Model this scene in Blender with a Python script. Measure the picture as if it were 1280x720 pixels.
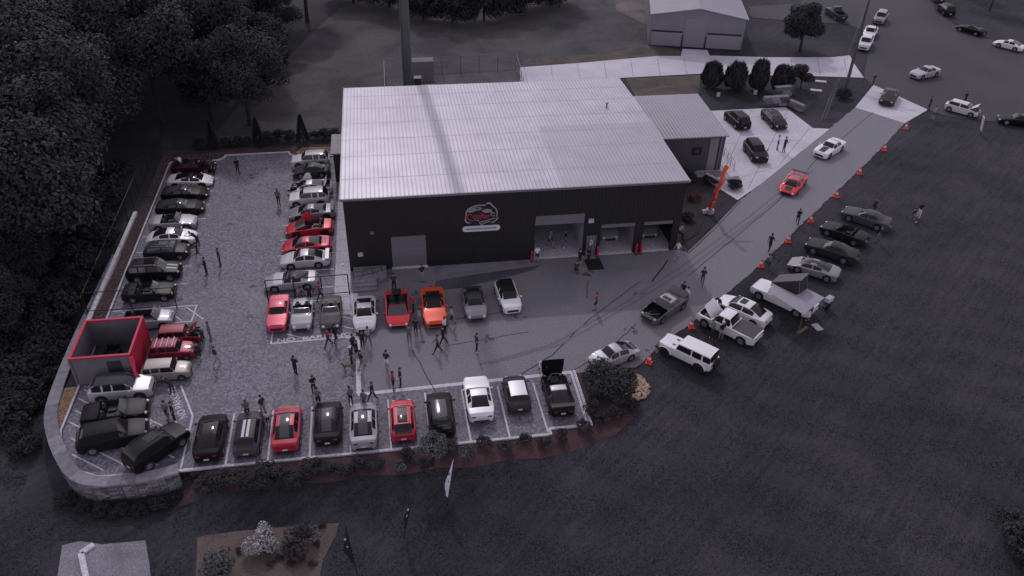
import bpy, bmesh, math, random
from mathutils import Vector, Matrix
random.seed(7)
R = math.radians
scn = bpy.context.scene
for o in list(bpy.data.objects): bpy.data.objects.remove(o)
col = scn.collection

# ---------------------------------------------------------------- camera
# world frame: metres, origin at the front left corner of the big building, X along its front, Y to its back
F = 1005.9; TH = R(35.84); RO = R(1.685); HC = 41.45; YAW = R(9.8); BX, BY = -14.54, 59.20
s_, c_ = math.sin(TH), math.cos(TH); cr, sr = math.cos(RO), math.sin(RO); cy, sy = math.cos(YAW), math.sin(YAW)
def c2w(v): return Vector((v[0]*cy+v[1]*sy, -v[0]*sy+v[1]*cy, v[2]))
CAM = c2w((-BX, -BY, HC))
Rt = Vector((1, 0, 0)); Up = Vector((0, s_, c_)); Fw = Vector((0, c_, -s_))
cR = c2w(cr*Rt + sr*Up); cU = c2w(-sr*Rt + cr*Up); cF = c2w(Fw)
cd = bpy.data.cameras.new('camera'); cam = bpy.data.objects.new('camera', cd); col.objects.link(cam)
cam.matrix_world = Matrix(((cR.x, cU.x, -cF.x, CAM.x), (cR.y, cU.y, -cF.y, CAM.y), (cR.z, cU.z, -cF.z, CAM.z), (0, 0, 0, 1)))
cd.sensor_fit = 'HORIZONTAL'; cd.sensor_width = 36; cd.lens = F*36/1280; cd.clip_start = 0.5; cd.clip_end = 3000
scn.camera = cam
# ---------------------------------------------------------------- sky, sun, exposure
SUN_EL = 42.0; SUN_AZ = 93.9            # azimuth measured from +X, towards the sun (behind the building)
w = bpy.data.worlds.new('World'); scn.world = w; w.use_nodes = True
nt = w.node_tree; nt.nodes.clear()
sky = nt.nodes.new('ShaderNodeTexSky'); sky.sky_type = 'NISHITA'; sky.sun_disc = False
sky.sun_elevation = R(SUN_EL); sky.sun_rotation = R(90-SUN_AZ); sky.air_density = 1.0; sky.dust_density = 0.6
hs = nt.nodes.new('ShaderNodeHueSaturation'); hs.inputs['Saturation'].default_value = 0.03
mx = nt.nodes.new('ShaderNodeMixRGB'); mx.blend_type = 'MULTIPLY'; mx.inputs[0].default_value = 1; mx.inputs[2].default_value = (0.97, 0.91, 1.08, 1)
bg = nt.nodes.new('ShaderNodeBackground'); bg.inputs['Strength'].default_value = 0.15
wo = nt.nodes.new('ShaderNodeOutputWorld')
nt.links.new(sky.outputs[0], hs.inputs['Color']); nt.links.new(hs.outputs[0], mx.inputs[1]); nt.links.new(mx.outputs[0], bg.inputs[0]); nt.links.new(bg.outputs[0], wo.inputs[0])
sl = bpy.data.lights.new('sun', 'SUN'); sl.energy = 0.75; sl.angle = R(1.2); sl.color = (1, 0.93, 0.97)
so = bpy.data.objects.new('sun', sl); col.objects.link(so)
sd = Vector((math.cos(R(SUN_EL))*math.cos(R(SUN_AZ)), math.cos(R(SUN_EL))*math.sin(R(SUN_AZ)), math.sin(R(SUN_EL))))
so.rotation_euler = sd.to_track_quat('Z', 'Y').to_euler(); so.location = (0, 0, 60)
vs = scn.view_settings; vs.view_transform = 'Standard'; vs.look = 'None'; vs.gamma = 1; vs.use_curve_mapping = False
vs.exposure = -0.08

# ---------------------------------------------------------------- pixel helpers (photo is 1280 x 720)
def ray(px, py):
    return (cF + cR*((px-640)/F) - cU*((py-360)/F))
def G(px, py, z=0.0):
    d = ray(px, py); t = (z-CAM.z)/d.z; p = CAM+d*t; return (p.x, p.y)
def WALL(px, py, y=0.0):
    d = ray(px, py); t = (y-CAM.y)/d.y; p = CAM+d*t; return (p.x, p.z)
def ss(v, a, b):
    t = max(0, min(1, (v-a)/(b-a))); return t*t*(3-2*t)
RW_PX = [(152, 298), (140, 318), (118, 365), (98, 405), (78, 450), (62, 490), (53, 520), (58, 548), (67, 572), (80, 594), (97, 605), (122, 609), (150, 606), (182, 602), (210, 595), (226, 590)]
RW = [G(p[0], p[1], .14) for p in RW_PX]
def hgt(x, y):
    """terrain height: flat, falling away outside the stone wall and below the front bed"""
    h = 0.0
    if y > RW[0][1]:
        if x < -20.9: h = 1.5*ss(y, 20, 4)*ss(-20.9-x, .1, 5)
    elif x < -9:
        best = 1e9; sg = 1
        for (ax_, ay_), (bx_, by_) in zip(RW[:-1], RW[1:]):
            dx, dy = bx_-ax_, by_-ay_; L2 = dx*dx+dy*dy; t = max(0, min(1, ((x-ax_)*dx+(y-ay_)*dy)/L2)); ex, ey = x-ax_-t*dx, y-ay_-t*dy; q = ex*ex+ey*ey
            if q < best: best = q; sg = 1 if dx*ey-dy*ex < 0 else -1
        d = sg*math.sqrt(best)                                     # positive outside the wall
        h = 1.55*ss(d, -.75, .02)*ss(y, 10, 2)
        if x > -12 and d > -2: h = max(h*ss(x, -9, -11.5), 1.45*ss(-22.35-y, .2, .9+3.6*ss(x, -11.5, -8)))
    elif y < -22.35: h = 1.45*ss(x, 19, 6)*ss(-22.35-y, .2, 4.5)
    return -0.06-h
def GT(px, py):
    z = -.06
    for i in range(25):
        x, y = G(px, py, z); z = .5*z+.5*hgt(x, y)
    return (x, y, hgt(x, y))

# ---------------------------------------------------------------- materials
_a = G(1150, 300); _b = G(880, 600); STRIPE = math.atan2(_a[1]-_b[1], _a[0]-_b[0])
MATS = {}
def nodes(name):
    m = bpy.data.materials.new(name); m.use_nodes = True
    return m, m.node_tree, m.node_tree.nodes['Principled BSDF']
def pbr(name, c, rough=.5, metal=0, coat=0, noise=None, bump=0, spec=.5):
    if name in MATS: return MATS[name]
    m, t, b = nodes(name); N = t.nodes; Lk = t.links
    c = tuple(c)+(1,)
    b.inputs['Base Color'].default_value = c; b.inputs['Roughness'].default_value = rough; b.inputs['Metallic'].default_value = metal
    b.inputs['Coat Weight'].default_value = coat; b.inputs['Coat Roughness'].default_value = .05; b.inputs['Specular IOR Level'].default_value = spec
    if noise:
        tc = N.new('ShaderNodeTexCoord'); nz = N.new('ShaderNodeTexNoise'); nz.inputs['Scale'].default_value = noise[0]; nz.inputs['Detail'].default_value = 8; nz.inputs['Roughness'].default_value = .65
        cp = N.new('ShaderNodeValToRGB'); a = noise[1]
        cp.color_ramp.elements[0].position = .3; cp.color_ramp.elements[1].position = .7
        cp.color_ramp.elements[0].color = tuple(max(0, q*(1-a)) for q in c[:3])+(1,); cp.color_ramp.elements[1].color = tuple(q*(1+a) for q in c[:3])+(1,)
        Lk.new(tc.outputs['Object'], nz.inputs['Vector']); Lk.new(nz.outputs['Fac'], cp.inputs[0]); Lk.new(cp.outputs[0], b.inputs['Base Color'])
        if bump:
            bp = N.new('ShaderNodeBump'); bp.inputs['Strength'].default_value = bump; bp.inputs['Distance'].default_value = .05
            Lk.new(nz.outputs['Fac'], bp.inputs['Height']); Lk.new(bp.outputs[0], b.inputs['Normal'])
    MATS[name] = m; return m
def ground_mat(name, ca, cb, big=.06, fine=6.0, cells=0, dark=None, rough=.9, stripes=None, bump=.3, cellamt=.25):
    """two-tone ground: wide patches, fine grain, optional random cells (pavers), optional mown stripes"""
    if name in MATS: return MATS[name]
    m, t, b = nodes(name); N = t.nodes; Lk = t.links
    geo = N.new('ShaderNodeNewGeometry')
    def noise(scale, det=6, rgh=.6, dist=0):
        n = N.new('ShaderNodeTexNoise'); n.inputs['Scale'].default_value = scale; n.inputs['Detail'].default_value = det; n.inputs['Roughness'].default_value = rgh; n.inputs['Distortion'].default_value = dist
        Lk.new(geo.outputs['Position'], n.inputs['Vector']); return n
    n1 = noise(big, 5, .6, .6); n2 = noise(fine, 8, .75)
    r1 = N.new('ShaderNodeValToRGB'); r1.color_ramp.elements[0].position = .36; r1.color_ramp.elements[1].position = .64
    r1.color_ramp.elements[0].color = tuple(ca)+(1,); r1.color_ramp.elements[1].color = tuple(cb)+(1,)
    Lk.new(n1.outputs['Fac'], r1.inputs[0])
    r2 = N.new('ShaderNodeMapRange'); r2.inputs[1].default_value = .3; r2.inputs[2].default_value = .7; r2.inputs[3].default_value = .5; r2.inputs[4].default_value = 1.5
    Lk.new(n2.outputs['Fac'], r2.inputs[0])
    mm = N.new('ShaderNodeMixRGB'); mm.blend_type = 'MULTIPLY'; mm.inputs[0].default_value = 1
    Lk.new(r1.outputs[0], mm.inputs[1]); Lk.new(r2.outputs[0], mm.inputs[2]); out = mm
    if cells:
        v = N.new('ShaderNodeTexVoronoi'); v.inputs['Scale'].default_value = cells; Lk.new(geo.outputs['Position'], v.inputs['Vector'])
        bw = N.new('ShaderNodeRGBToBW'); Lk.new(v.outputs['Color'], bw.inputs[0])
        mr = N.new('ShaderNodeMapRange'); mr.inputs[1].default_value = .2; mr.inputs[2].default_value = .8; mr.inputs[3].default_value = 1-cellamt; mr.inputs[4].default_value = 1+cellamt; Lk.new(bw.outputs[0], mr.inputs[0])
        m3 = N.new('ShaderNodeMixRGB'); m3.blend_type = 'MULTIPLY'; m3.inputs[0].default_value = 1
        Lk.new(out.outputs[0], m3.inputs[1]); Lk.new(mr.outputs[0], m3.inputs[2]); out = m3
    if stripes:
        ang, amt = stripes                                         # mower tracks: noise drawn out along one direction
        mp = N.new('ShaderNodeMapping'); mp.vector_type = 'TEXTURE'; mp.inputs['Rotation'].default_value = (0, 0, ang); mp.inputs['Scale'].default_value = (7, .45, 1); Lk.new(geo.outputs['Position'], mp.inputs['Vector'])
        wv = N.new('ShaderNodeTexNoise'); wv.inputs['Scale'].default_value = 1.0; wv.inputs['Detail'].default_value = 4; wv.inputs['Roughness'].default_value = .7
        Lk.new(mp.outputs[0], wv.inputs['Vector'])
        mr = N.new('ShaderNodeMapRange'); mr.inputs[1].default_value = .3; mr.inputs[2].default_value = .7; mr.inputs[3].default_value = 1-amt; mr.inputs[4].default_value = 1+amt; Lk.new(wv.outputs['Fac'], mr.inputs[0])
        m3 = N.new('ShaderNodeMixRGB'); m3.blend_type = 'MULTIPLY'; m3.inputs[0].default_value = 1
        Lk.new(out.outputs[0], m3.inputs[1]); Lk.new(mr.outputs[0], m3.inputs[2]); out = m3
    Lk.new(out.outputs[0], b.inputs['Base Color']); b.inputs['Roughness'].default_value = rough; b.inputs['Specular IOR Level'].default_value = .35
    if rough < .8:
        rr = N.new('ShaderNodeMapRange'); rr.inputs[1].default_value = .35; rr.inputs[2].default_value = .65; rr.inputs[3].default_value = rough-.12; rr.inputs[4].default_value = rough+.2
        Lk.new(n1.outputs['Fac'], rr.inputs[0]); Lk.new(rr.outputs[0], b.inputs['Roughness'])
    bp = N.new('ShaderNodeBump'); bp.inputs['Strength'].default_value = bump; bp.inputs['Distance'].default_value = .06
    Lk.new(n2.outputs['Fac'], bp.inputs['Height']); Lk.new(bp.outputs[0], b.inputs['Normal'])
    MATS[name] = m; return m
def leaf_mat(name, ca, cb):
    if name in MATS: return MATS[name]
    m, t, b = nodes(name); N = t.nodes; Lk = t.links
    geo = N.new('ShaderNodeNewGeometry'); cp = N.new('ShaderNodeValToRGB')
    cp.color_ramp.elements[0].color = tuple(ca)+(1,); cp.color_ramp.elements[1].color = tuple(cb)+(1,)
    Lk.new(geo.outputs['Random Per Island'], cp.inputs[0]); Lk.new(cp.outputs[0], b.inputs['Base Color'])
    b.inputs['Roughness'].default_value = .7; b.inputs['Specular IOR Level'].default_value = .3
    MATS[name] = m; return m
def gv(v, k=1.10): return (v, v*.955, v*k)

M_black = pbr('black_plastic', gv(.012), .5)
M_rubber = pbr('tyre_rubber', gv(.016), .85)
M_rim = pbr('alloy', gv(.42), .35, .8)
M_rimd = pbr('dark_alloy', gv(.05), .35, .6)
M_glass = pbr('car_glass', gv(.018), .08, 0, 0, spec=.4)
M_glassl = pbr('pale_car_glass', gv(.075), .1, 0, 0)
M_tub = pbr('interior', gv(.02), .7)
M_seat = pbr('seat_leather', gv(.035), .55)
M_tan = pbr('tan_leather', (.30, .22, .17), .6)
M_head = pbr('headlight_lens', gv(.62), .15, 0, .5)
M_tail = pbr('taillight_lens', (.28, .012, .03), .25, 0, .5)
M_plate = pbr('plate', gv(.55), .5)
M_chrome = pbr('chrome', gv(.6), .18, 1)
M_white = pbr('road_paint', gv(.62), .7, noise=(3, .22))
M_conc = ground_mat('concrete', gv(.54, 1.06), gv(.66, 1.06), .2, 7, rough=.85)
M_concd = ground_mat('worn_concrete', gv(.17), gv(.26), .3, 7, rough=.85)
M_pave = ground_mat('pavers', gv(.135, 1.17), gv(.215, 1.15), .16, 4.5, cells=6.5, rough=.6, cellamt=.32)
M_asph = ground_mat('asphalt', (.178, .180, .208), (.235, .220, .242), .2, 9, rough=.65)
M_asph2 = ground_mat('old_asphalt', gv(.050, 1.15), gv(.066, 1.15), .05, 9, rough=.8)
M_grass = ground_mat('grass', gv(.026, 1.22), gv(.050, 1.18), .11, 9, stripes=(STRIPE, .28), bump=.9, rough=.95)
M_yard = ground_mat('rough_yard', gv(.055), (.105, .098, .100), .13, 4, bump=.8, rough=.95)
M_dirt = ground_mat('bare_dirt', (.075, .062, .058), (.13, .105, .09), .3, 5, rough=.95)
M_mulch = ground_mat('mulch', (.058, .034, .038), (.105, .058, .062), .5, 11, rough=.95, bump=1)
M_wood_floor = ground_mat('wood_floor', gv(.012), gv(.02), .2, 6, rough=.95)

# ---------------------------------------------------------------- mesh helpers
def mk(name, v, f, mat, parent=None, smooth=False, angle=35, kind=None):
    me = bpy.data.meshes.new(name); me.from_pydata([tuple(p) for p in v], [], f); me.update()
    if isinstance(mat, (list, tuple)):
        for q in mat: me.materials.append(q)
    elif mat: me.materials.append(mat)
    if smooth:
        for p in me.polygons: p.use_smooth = True
        me.set_sharp_from_angle(angle=R(angle))
    o = bpy.data.objects.new(name, me); col.objects.link(o)
    if parent: o.parent = parent
    if kind: o['kind'] = kind
    return o
def obj(name, me, parent=None, loc=(0, 0, 0), rot=(0, 0, 0), scale=(1, 1, 1)):
    o = bpy.data.objects.new(name, me); col.objects.link(o)
    if parent: o.parent = parent
    o.location = loc; o.rotation_euler = rot; o.scale = scale
    return o
def tag(o, label, cat, group=None, kind=None):
    o['label'] = label; o['category'] = cat
    if group: o['group'] = group
    if kind: o['kind'] = kind
    return o
def empty(name, label, cat, loc=(0, 0, 0), rz=0, group=None):
    o = bpy.data.objects.new(name, None); col.objects.link(o); o.location = loc; o.rotation_euler = (0, 0, rz)
    o.empty_display_size = .3
    return tag(o, label, cat, group)
class MB:
    def __init__(s): s.v = []; s.f = []
    def add(s, v, f):
        n = len(s.v); s.v += [tuple(p) for p in v]; s.f += [tuple(i+n for i in q) for q in f]; return s
    def box(s, x0, x1, y0, y1, z0, z1, M=None):
        v = [Vector((x, y, z)) for z in (z0, z1) for y in (y0, y1) for x in (x0, x1)]
        if M: v = [M @ p for p in v]
        return s.add(v, [(0, 2, 3, 1), (4, 5, 7, 6), (0, 1, 5, 4), (2, 6, 7, 3), (0, 4, 6, 2), (1, 3, 7, 5)])
    def tube(s, pts, r, n=6, cap=True):
        pts = [Vector(p) for p in pts]; rs = r if isinstance(r, (list, tuple)) else [r]*len(pts)
        rings = []; up0 = None
        for i, p in enumerate(pts):
            d = (pts[min(i+1, len(pts)-1)]-pts[max(i-1, 0)]).normalized()
            a = d.orthogonal().normalized() if up0 is None else (up0-d*up0.dot(d)).normalized()
            up0 = a; b = d.cross(a)
            rings.append([p+(a*math.cos(2*math.pi*k/n)+b*math.sin(2*math.pi*k/n))*rs[i] for k in range(n)])
        v = [q for rg in rings for q in rg]; f = []
        for i in range(len(pts)-1):
            for k in range(n): f.append((i*n+k, i*n+(k+1) % n, (i+1)*n+(k+1) % n, (i+1)*n+k))
        if cap: f.append(tuple(range(n-1, -1, -1))); f.append(tuple((len(pts)-1)*n+k for k in range(n)))
        return s.add(v, f)
    def lathe(s, prof, n=16, M=None, axis='z'):
        v = []
        for (r, z) in prof:
            for k in range(n):
                a = 2*math.pi*k/n
                p = Vector((r*math.cos(a), r*math.sin(a), z)) if axis == 'z' else Vector((r*math.cos(a), z, r*math.sin(a)))
                v.append(M @ p if M else p)
        f = []
        for i in range(len(prof)-1):
            for k in range(n): f.append((i*n+k, i*n+(k+1) % n, (i+1)*n+(k+1) % n, (i+1)*n+k))
        return s.add(v, f)
    def ell(s, c, r, n=10, m=6, M=None):
        prof = [(math.sin(math.pi*i/m), -math.cos(math.pi*i/m)) for i in range(m+1)]
        MM = Matrix.Translation(c) @ (M or Matrix()) @ Matrix.Diagonal((r[0], r[1], r[2], 1))
        return s.lathe(prof, n, MM)
    def prism(s, poly, z0, z1):
        n = len(poly); v = [(p[0], p[1], z0) for p in poly]+[(p[0], p[1], z1) for p in poly]
        f = [tuple(range(n-1, -1, -1)), tuple(range(n, 2*n))]+[(i, (i+1) % n, n+(i+1) % n, n+i) for i in range(n)]
        return s.add(v, f)
    def out(s, name, mat, parent=None, smooth=False, angle=35, kind=None): return mk(name, s.v, s.f, mat, parent, smooth, angle, kind)
    def mesh(s, name, mat, smooth=False, angle=35):
        me = bpy.data.meshes.new(name); me.from_pydata(s.v, [], s.f)
        for q in (mat if isinstance(mat, (list, tuple)) else [mat]): me.materials.append(q)
        if smooth:
            for p in me.polygons: p.use_smooth = True
            me.set_sharp_from_angle(angle=R(angle))
        return me
def sheet(name, pts, z, mat, kind='structure', parent=None):
    bm = bmesh.new(); vs_ = [bm.verts.new((p[0], p[1], z)) for p in pts]; f = bm.faces.new(vs_); bm.normal_update()
    if f.normal.z < 0: f.normal_flip()
    bmesh.ops.triangulate(bm, faces=bm.faces[:])
    me = bpy.data.meshes.new(name); bm.to_mesh(me); bm.free(); me.materials.append(mat)
    o = bpy.data.objects.new(name, me); col.objects.link(o)
    if parent: o.parent = parent
    elif kind: o['kind'] = kind
    return o
def line(mb, a, b, wd, z):
    a = Vector((a[0], a[1])); b = Vector((b[0], b[1])); d = (b-a).normalized(); n = Vector((-d.y, d.x))*wd/2
    q = [a-n, b-n, b+n, a+n]; mb.add([(p.x, p.y, z) for p in q], [(0, 1, 2, 3)])
def px(l): return [G(*p) for p in l]

# ================================================================ SETTING: ground
def terrain():
    def axis(lo, a, b, hi, fine, coarse):
        r = []; v = lo
        while v < a: r.append(v); v += coarse
        v = a
        while v < b: r.append(v); v += fine
        v = b
        while v <= hi: r.append(v); v += coarse
        return r
    xs = axis(-420, -44, 40, 420, .45, 14); ys = axis(-140, -36, 24, 600, .45, 14)
    v = []; f = []; n = len(xs)
    for y in ys:
        for x in xs: v.append((x, y, hgt(x, y)))
    for j in range(len(ys)-1):
        for i in range(n-1): f.append((j*n+i, j*n+i+1, (j+1)*n+i+1, (j+1)*n+i))
    o = mk('ground', v, f, M_grass, smooth=True, angle=60); o['kind'] = 'structure'
terrain()
# paved lot (pavers), asphalt drive, street, concrete areas: sheets a few mm apart
lot = [(-19.5, 24.3), (-19.5, -17.3), (-18.9, -19.6), (-17.7, -20.9), (-16, -21.75), (-13.2, -21.9), (-10.9, -21.9), (13.9, -21.9), (13.95, -21.35), (16.95, -21.35), (16.95, -15.7), (.65, -16.1), (.65, -6.3), (-1.3, -6.3), (-1.3, 24.3), (-7.1, 24.4), (-13.9, 24.4)]
sheet('paved_lot', lot, -.004, M_pave)
COARSE = []
def rough(pts, amp=.09, step=.5, rnd=random.Random(21)):
    r = []; COARSE.append(pts)
    for a, b in zip(pts[:-1], pts[1:]):
        L_ = math.dist(a, b); n = max(1, int(L_/step))
        for i in range(n): r.append((a[0]+(b[0]-a[0])*i/n+(rnd.uniform(-amp, amp) if i else 0), a[1]+(b[1]-a[1])*i/n+(rnd.uniform(-amp, amp) if i else 0)))
    return r+[pts[-1]]
drive = [(.65, -6.3), (.65, -16.1), (16.95, -15.7)]+rough(px([(722, 466), (757, 462), (795, 459), (820, 436), (855, 411), (905, 369), (935, 345), (957, 325), (995, 287), (1042, 243), (1067, 219), (1100, 187), (1131, 154), (1069, 134), (1037, 161), (951, 230), (925, 250), (892, 285), (860, 315)]))+[(30.2, .2), (0, .2), (0, -6.3)]
sheet('driveway', drive, -.008, M_asph)
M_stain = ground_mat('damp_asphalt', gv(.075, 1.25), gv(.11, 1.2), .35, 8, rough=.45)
def blob(mb, cx, cy, rx, ry, z, n=18, rot=0, jit=.25, rnd=random.Random(3)):
    p = []
    for k in range(n):
        a = 2*math.pi*k/n; q = 1+rnd.uniform(-jit, jit); x = rx*q*math.cos(a); y = ry*q*math.sin(a)
        p.append((cx+x*math.cos(rot)-y*math.sin(rot), cy+x*math.sin(rot)+y*math.cos(rot), z))
    mb.add(p, [tuple(range(n))])
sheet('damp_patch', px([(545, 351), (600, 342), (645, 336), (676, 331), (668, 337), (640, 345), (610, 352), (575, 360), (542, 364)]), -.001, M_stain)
sheet('apron', px([(1069, 134), (1092, 106), (1160, 137), (1131, 154)]), -.004, M_conc)
street = rough(px([(1092, 106.4), (1080, 97), (1084, 70), (1084, 40), (1060, 30), (1020, 28), (940, 22), (936, 8), (1000, 4), (1010, -14), (1160, -14), (1170, 15), (1195, 32), (1240, 50), (1300, 70), (1420, 110), (1420, 190), (1280, 157), (1225, 150), (1185, 146), (1172, 141), (1160, 137.4)]), .12)
sheet('street', street, -.012, M_asph2)
sheet('concrete_drive', px([(650, 84), (720, 79), (820, 70), (895, 69.5), (960, 71.5), (1040, 71.5), (1062, 69), (1068, 80), (1080, 97), (1015, 95), (960, 94), (875, 92), (782, 97), (720, 102), (650, 106)]), -.006, M_conc)
sheet('side_lot', px([(880, 139), (982, 134), (1016, 160), (1037, 161), (951, 230), (922, 250), (893, 232), (870, 215), (880, 170)]), -.0025, M_conc)
sheet('rear_yard', px([(428, 168), (258, 178), (300, 130), (345, 90), (385, 45), (425, 10), (480, -12), (660, -12), (800, -10), (812, 55), (850, 62), (850, 69), (720, 79), (655, 83), (640, 110), (440, 120)]), -.03, M_yard)
sheet('dirt_verge', px([(650, 83), (655, 74), (700, 71), (760, 66), (800, 58), (812, 56), (850, 63), (852, 69), (820, 69.6), (720, 78.5)]), -.026, M_dirt)
sheet('side_verge', px([(782, 98), (875, 93), (875, 112), (870, 119), (795, 121)]), -.026, M_dirt)
sheet('far_lot', px([(768, -14), (812, -14), (813, 16), (806, 30), (770, 12)]), -.02, ground_mat('far_paving', (.12, .09, .095), (.2, .17, .17), .3, 4))
sheet('sidewalk', [(-1.35, 24.3), (-1.35, -2.3), (-1.35, -6.3), (.65, -6.3), (.65, -3.4), (0, -3.4), (0, 24.3)], .0, M_conc)
sheet('wall_apron', [(7.5, -.02), (16.8, -.02), (16.8, -.75), (7.5, -1.35)], .002, M_concd)
sheet('stall_pad', px([(263, 208), (273, 205), (260, 255), (249, 255)]), .002, M_concd)
sheet('building_side_bed', [(30.3, .3), (33.6, 2.6), (35.9, 6.4), (36.9, 9.6), (37.2, 13.2), (30.3, 13.2)], -.001, ground_mat('dark_bed', gv(.02), (.045, .03, .03), .4, 6))
# gravel / mulch beds beside the kerbs
bed_l = [(-20.75, 24.0), (-20.75, -8.0), (-19.72, -8.0), (-19.72, 24.0)]
sheet('planting_bed', bed_l, .03, M_mulch)
sheet('planting_bed', [(-20.75, 24.0), (-19.7, 24.0), (-19.3, 23.5), (-14.9, 23.4), (-14.0, 24.6), (-7.0, 24.75), (-5.8, 23.2), (-1.6, 23.0), (-1.6, 26.2), (-20.9, 26.4)], .028, M_mulch)
# sloping front bed, draped on the fall of the ground
def drape(name, inner, outer, mat, nv=10, lift=.07, kind='structure'):
    v = []; f = []; n = len(inner)
    for i in range(n):
        for j in range(nv):
            t = j/(nv-1); x = inner[i][0]*(1-t)+outer[i][0]*t; y = inner[i][1]*(1-t)+outer[i][1]*t
            v.append((x, y, hgt(x, y)+lift*(1-t*.6)))
    for i in range(n-1):
        for j in range(nv-1): f.append((i*nv+j, i*nv+j+1, (i+1)*nv+j+1, (i+1)*nv+j))
    o = mk(name, v, f, mat, smooth=True, angle=80)
    if kind: o['kind'] = kind
    return o
inn = [(-11, -22.25)]+[(x, -22.2) for x in range(-10, 14)]+[(14.2, -21.6), (17.2, -21.6), (17.2, -18.8), (17.2, -16), (19.2, -15.4), (20.6, -15.2)]
outp = [(-11.2, -23.8)]+[(x, -23.85+.1*math.sin(x*1.3)) for x in range(-10, 14)]+[(15.0, -23.7), (18.6, -22.6), (20.6, -20.8), (21.4, -18.6), (21.3, -16.8), (21.2, -16.0)]
drape('planting_bed', inn, outp, M_mulch)
def drape_px(name, pts, mat, lift=.05):
    bm = bmesh.new(); vs_ = []
    for p in pts:
        q = GT(*p); vs_.append(bm.verts.new((q[0], q[1], 0)))
    f = bm.faces.new(vs_); bm.normal_update()
    if f.normal.z < 0: f.normal_flip()
    bmesh.ops.triangulate(bm, faces=bm.faces[:])
    for i in range(4): bmesh.ops.subdivide_edges(bm, edges=bm.edges[:], cuts=1, use_grid_fill=False); bmesh.ops.triangulate(bm, faces=bm.faces[:])
    for q in bm.verts: q.co.z = hgt(q.co.x, q.co.y)+lift
    me = bpy.data.meshes.new(name); bm.to_mesh(me); bm.free(); me.materials.append(mat)
    o = bpy.data.objects.new(name, me); col.objects.link(o); o['kind'] = 'structure'; return o
drape_px('lower_drive', [(78, 682), (100, 677), (128, 681), (182, 676), (187, 705), (192, 760), (66, 760)], M_concd)
drape_px('planting_bed', [(247, 672), (300, 664), (345, 660), (424, 654), (420, 670), (404, 700), (392, 760), (243, 760)], ground_mat('tan_mulch', (.10, .075, .07), (.15, .115, .105), .4, 9))
# kerbs
def kerb(pts, wd=.16, h=.13, z=-.02, mat=None):
    mb = MB()
    for a, b in zip(pts[:-1], pts[1:]):
        a = Vector((a[0], a[1])); b = Vector((b[0], b[1])); d = (b-a).normalized(); n = Vector((-d.y, d.x))*wd/2
        a2 = a-d*wd*.3; b2 = b+d*wd*.3
        q = [a2-n, b2-n, b2+n, a2+n]; mb.prism([(p.x, p.y) for p in q], z, z+h+random.uniform(0, .004))
    return mb.out('kerb', mat or M_conc, kind='structure')
def arc(cx, cy, r, a0, a1, n=7): return [(cx+r*math.cos(R(a0+(a1-a0)*i/n)), cy+r*math.sin(R(a0+(a1-a0)*i/n))) for i in range(n+1)]
kerb([(-19.62, 23.3), (-19.62, -17.3), (-19.0, -19.65), (-17.8, -21.0), (-16.1, -21.86), (-13.2, -22.02), (-11, -22.0)], .14)
kerb([(-10.9, -22.02), (13.85, -22.02)], .2); kerb([(14.02, -22.0), (14.02, -21.5)], .2); kerb([(14.1, -21.48), (17.1, -21.48)], .2); kerb([(17.08, -21.4), (17.08, -15.75)], .2)
kerb([(-19.5, 23.45), (-15.2, 23.4)]+arc(-15.0, 24.5, 1.1, -90, 0)+[(-13.8, 24.55), (-7.1, 24.6)]+arc(-5.9, 24.6, 1.1, 180, 265)+[(-1.5, 23.1)], .18)
kerb([(-20.95, 12.5), (-20.95, -8.0)], .34, .3, -.05)
kerb([G(860, 316), G(892, 286), G(925, 251)], .14, .1, mat=M_concd)
# painted lines
ln = MB(); z = .005
x0 = -8.06
for k in range(9): line(ln, (x0+k*2.743-.02*k, -16.6 if k > 4 else -17.0), (x0+k*2.743, -21.86), .13, z)
ln.out('stall_line', M_white, kind='structure')
ln = MB(); line(ln, (.64, -16.15), (16.9, -15.75), .34, .004); line(ln, (.72, -16.1), (.62, -9.3), .34, .0045); line(ln, (16.85, -15.75), (16.85, -21.3), .2, .003)
ln.out('painted_band', M_white, kind='structure')
ln = MB()
for k in range(9): line(ln, (-19.4, 21.9-2.76*k), (-14.1, 21.9-2.76*k), .11, z)
for k in range(9): line(ln, (-6.6, 19.6-2.72*k), (-1.45, 19.6-2.72*k), .11, z)
line(ln, (-19.4, -3.55), (-12.7, -3.5), .12, z); line(ln, (-12.7, -3.5), (-12.8, -5.7), .12, .006); line(ln, (-12.8, -5.7), (-19.4, -5.6), .12, z)
for k in range(4): line(ln, (-18.6+1.7*k, -3.7), (-17.0+1.7*k, -5.5), .11, .007)
ln.out('stall_line', M_white, kind='structure')
ln = MB()   # hatched no-parking boxes
line(ln, (-6.2, -9.42), (.5, -9.3), .14, z); line(ln, (-6.15, -9.4), (-6.15, -7.2), .14, .006); line(ln, (.42, -9.2), (.42, -4.4), .12, .006); line(ln, (-6.3, -4.2), (-1.6, -4.05), .1, z)
for k in range(4): line(ln, (-1.9+.02*k, -4.6-1.35*k), (.35, -5.75-1.3*k), .11, .007)
for k in range(4): line(ln, (-5.0, -4.6-1.25*k), (-3.0, -5.6-1.25*k), .11, .007)
bl = [G(226, 482), G(241, 520), G(226, 585)]
line(ln, bl[0], bl[1], .14, z); line(ln, bl[1], bl[2], .14, .006)
da = G(87.5, 528); db = G(163.7, 565); mslope = (db[1]-da[1])/(db[0]-da[0])
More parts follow.
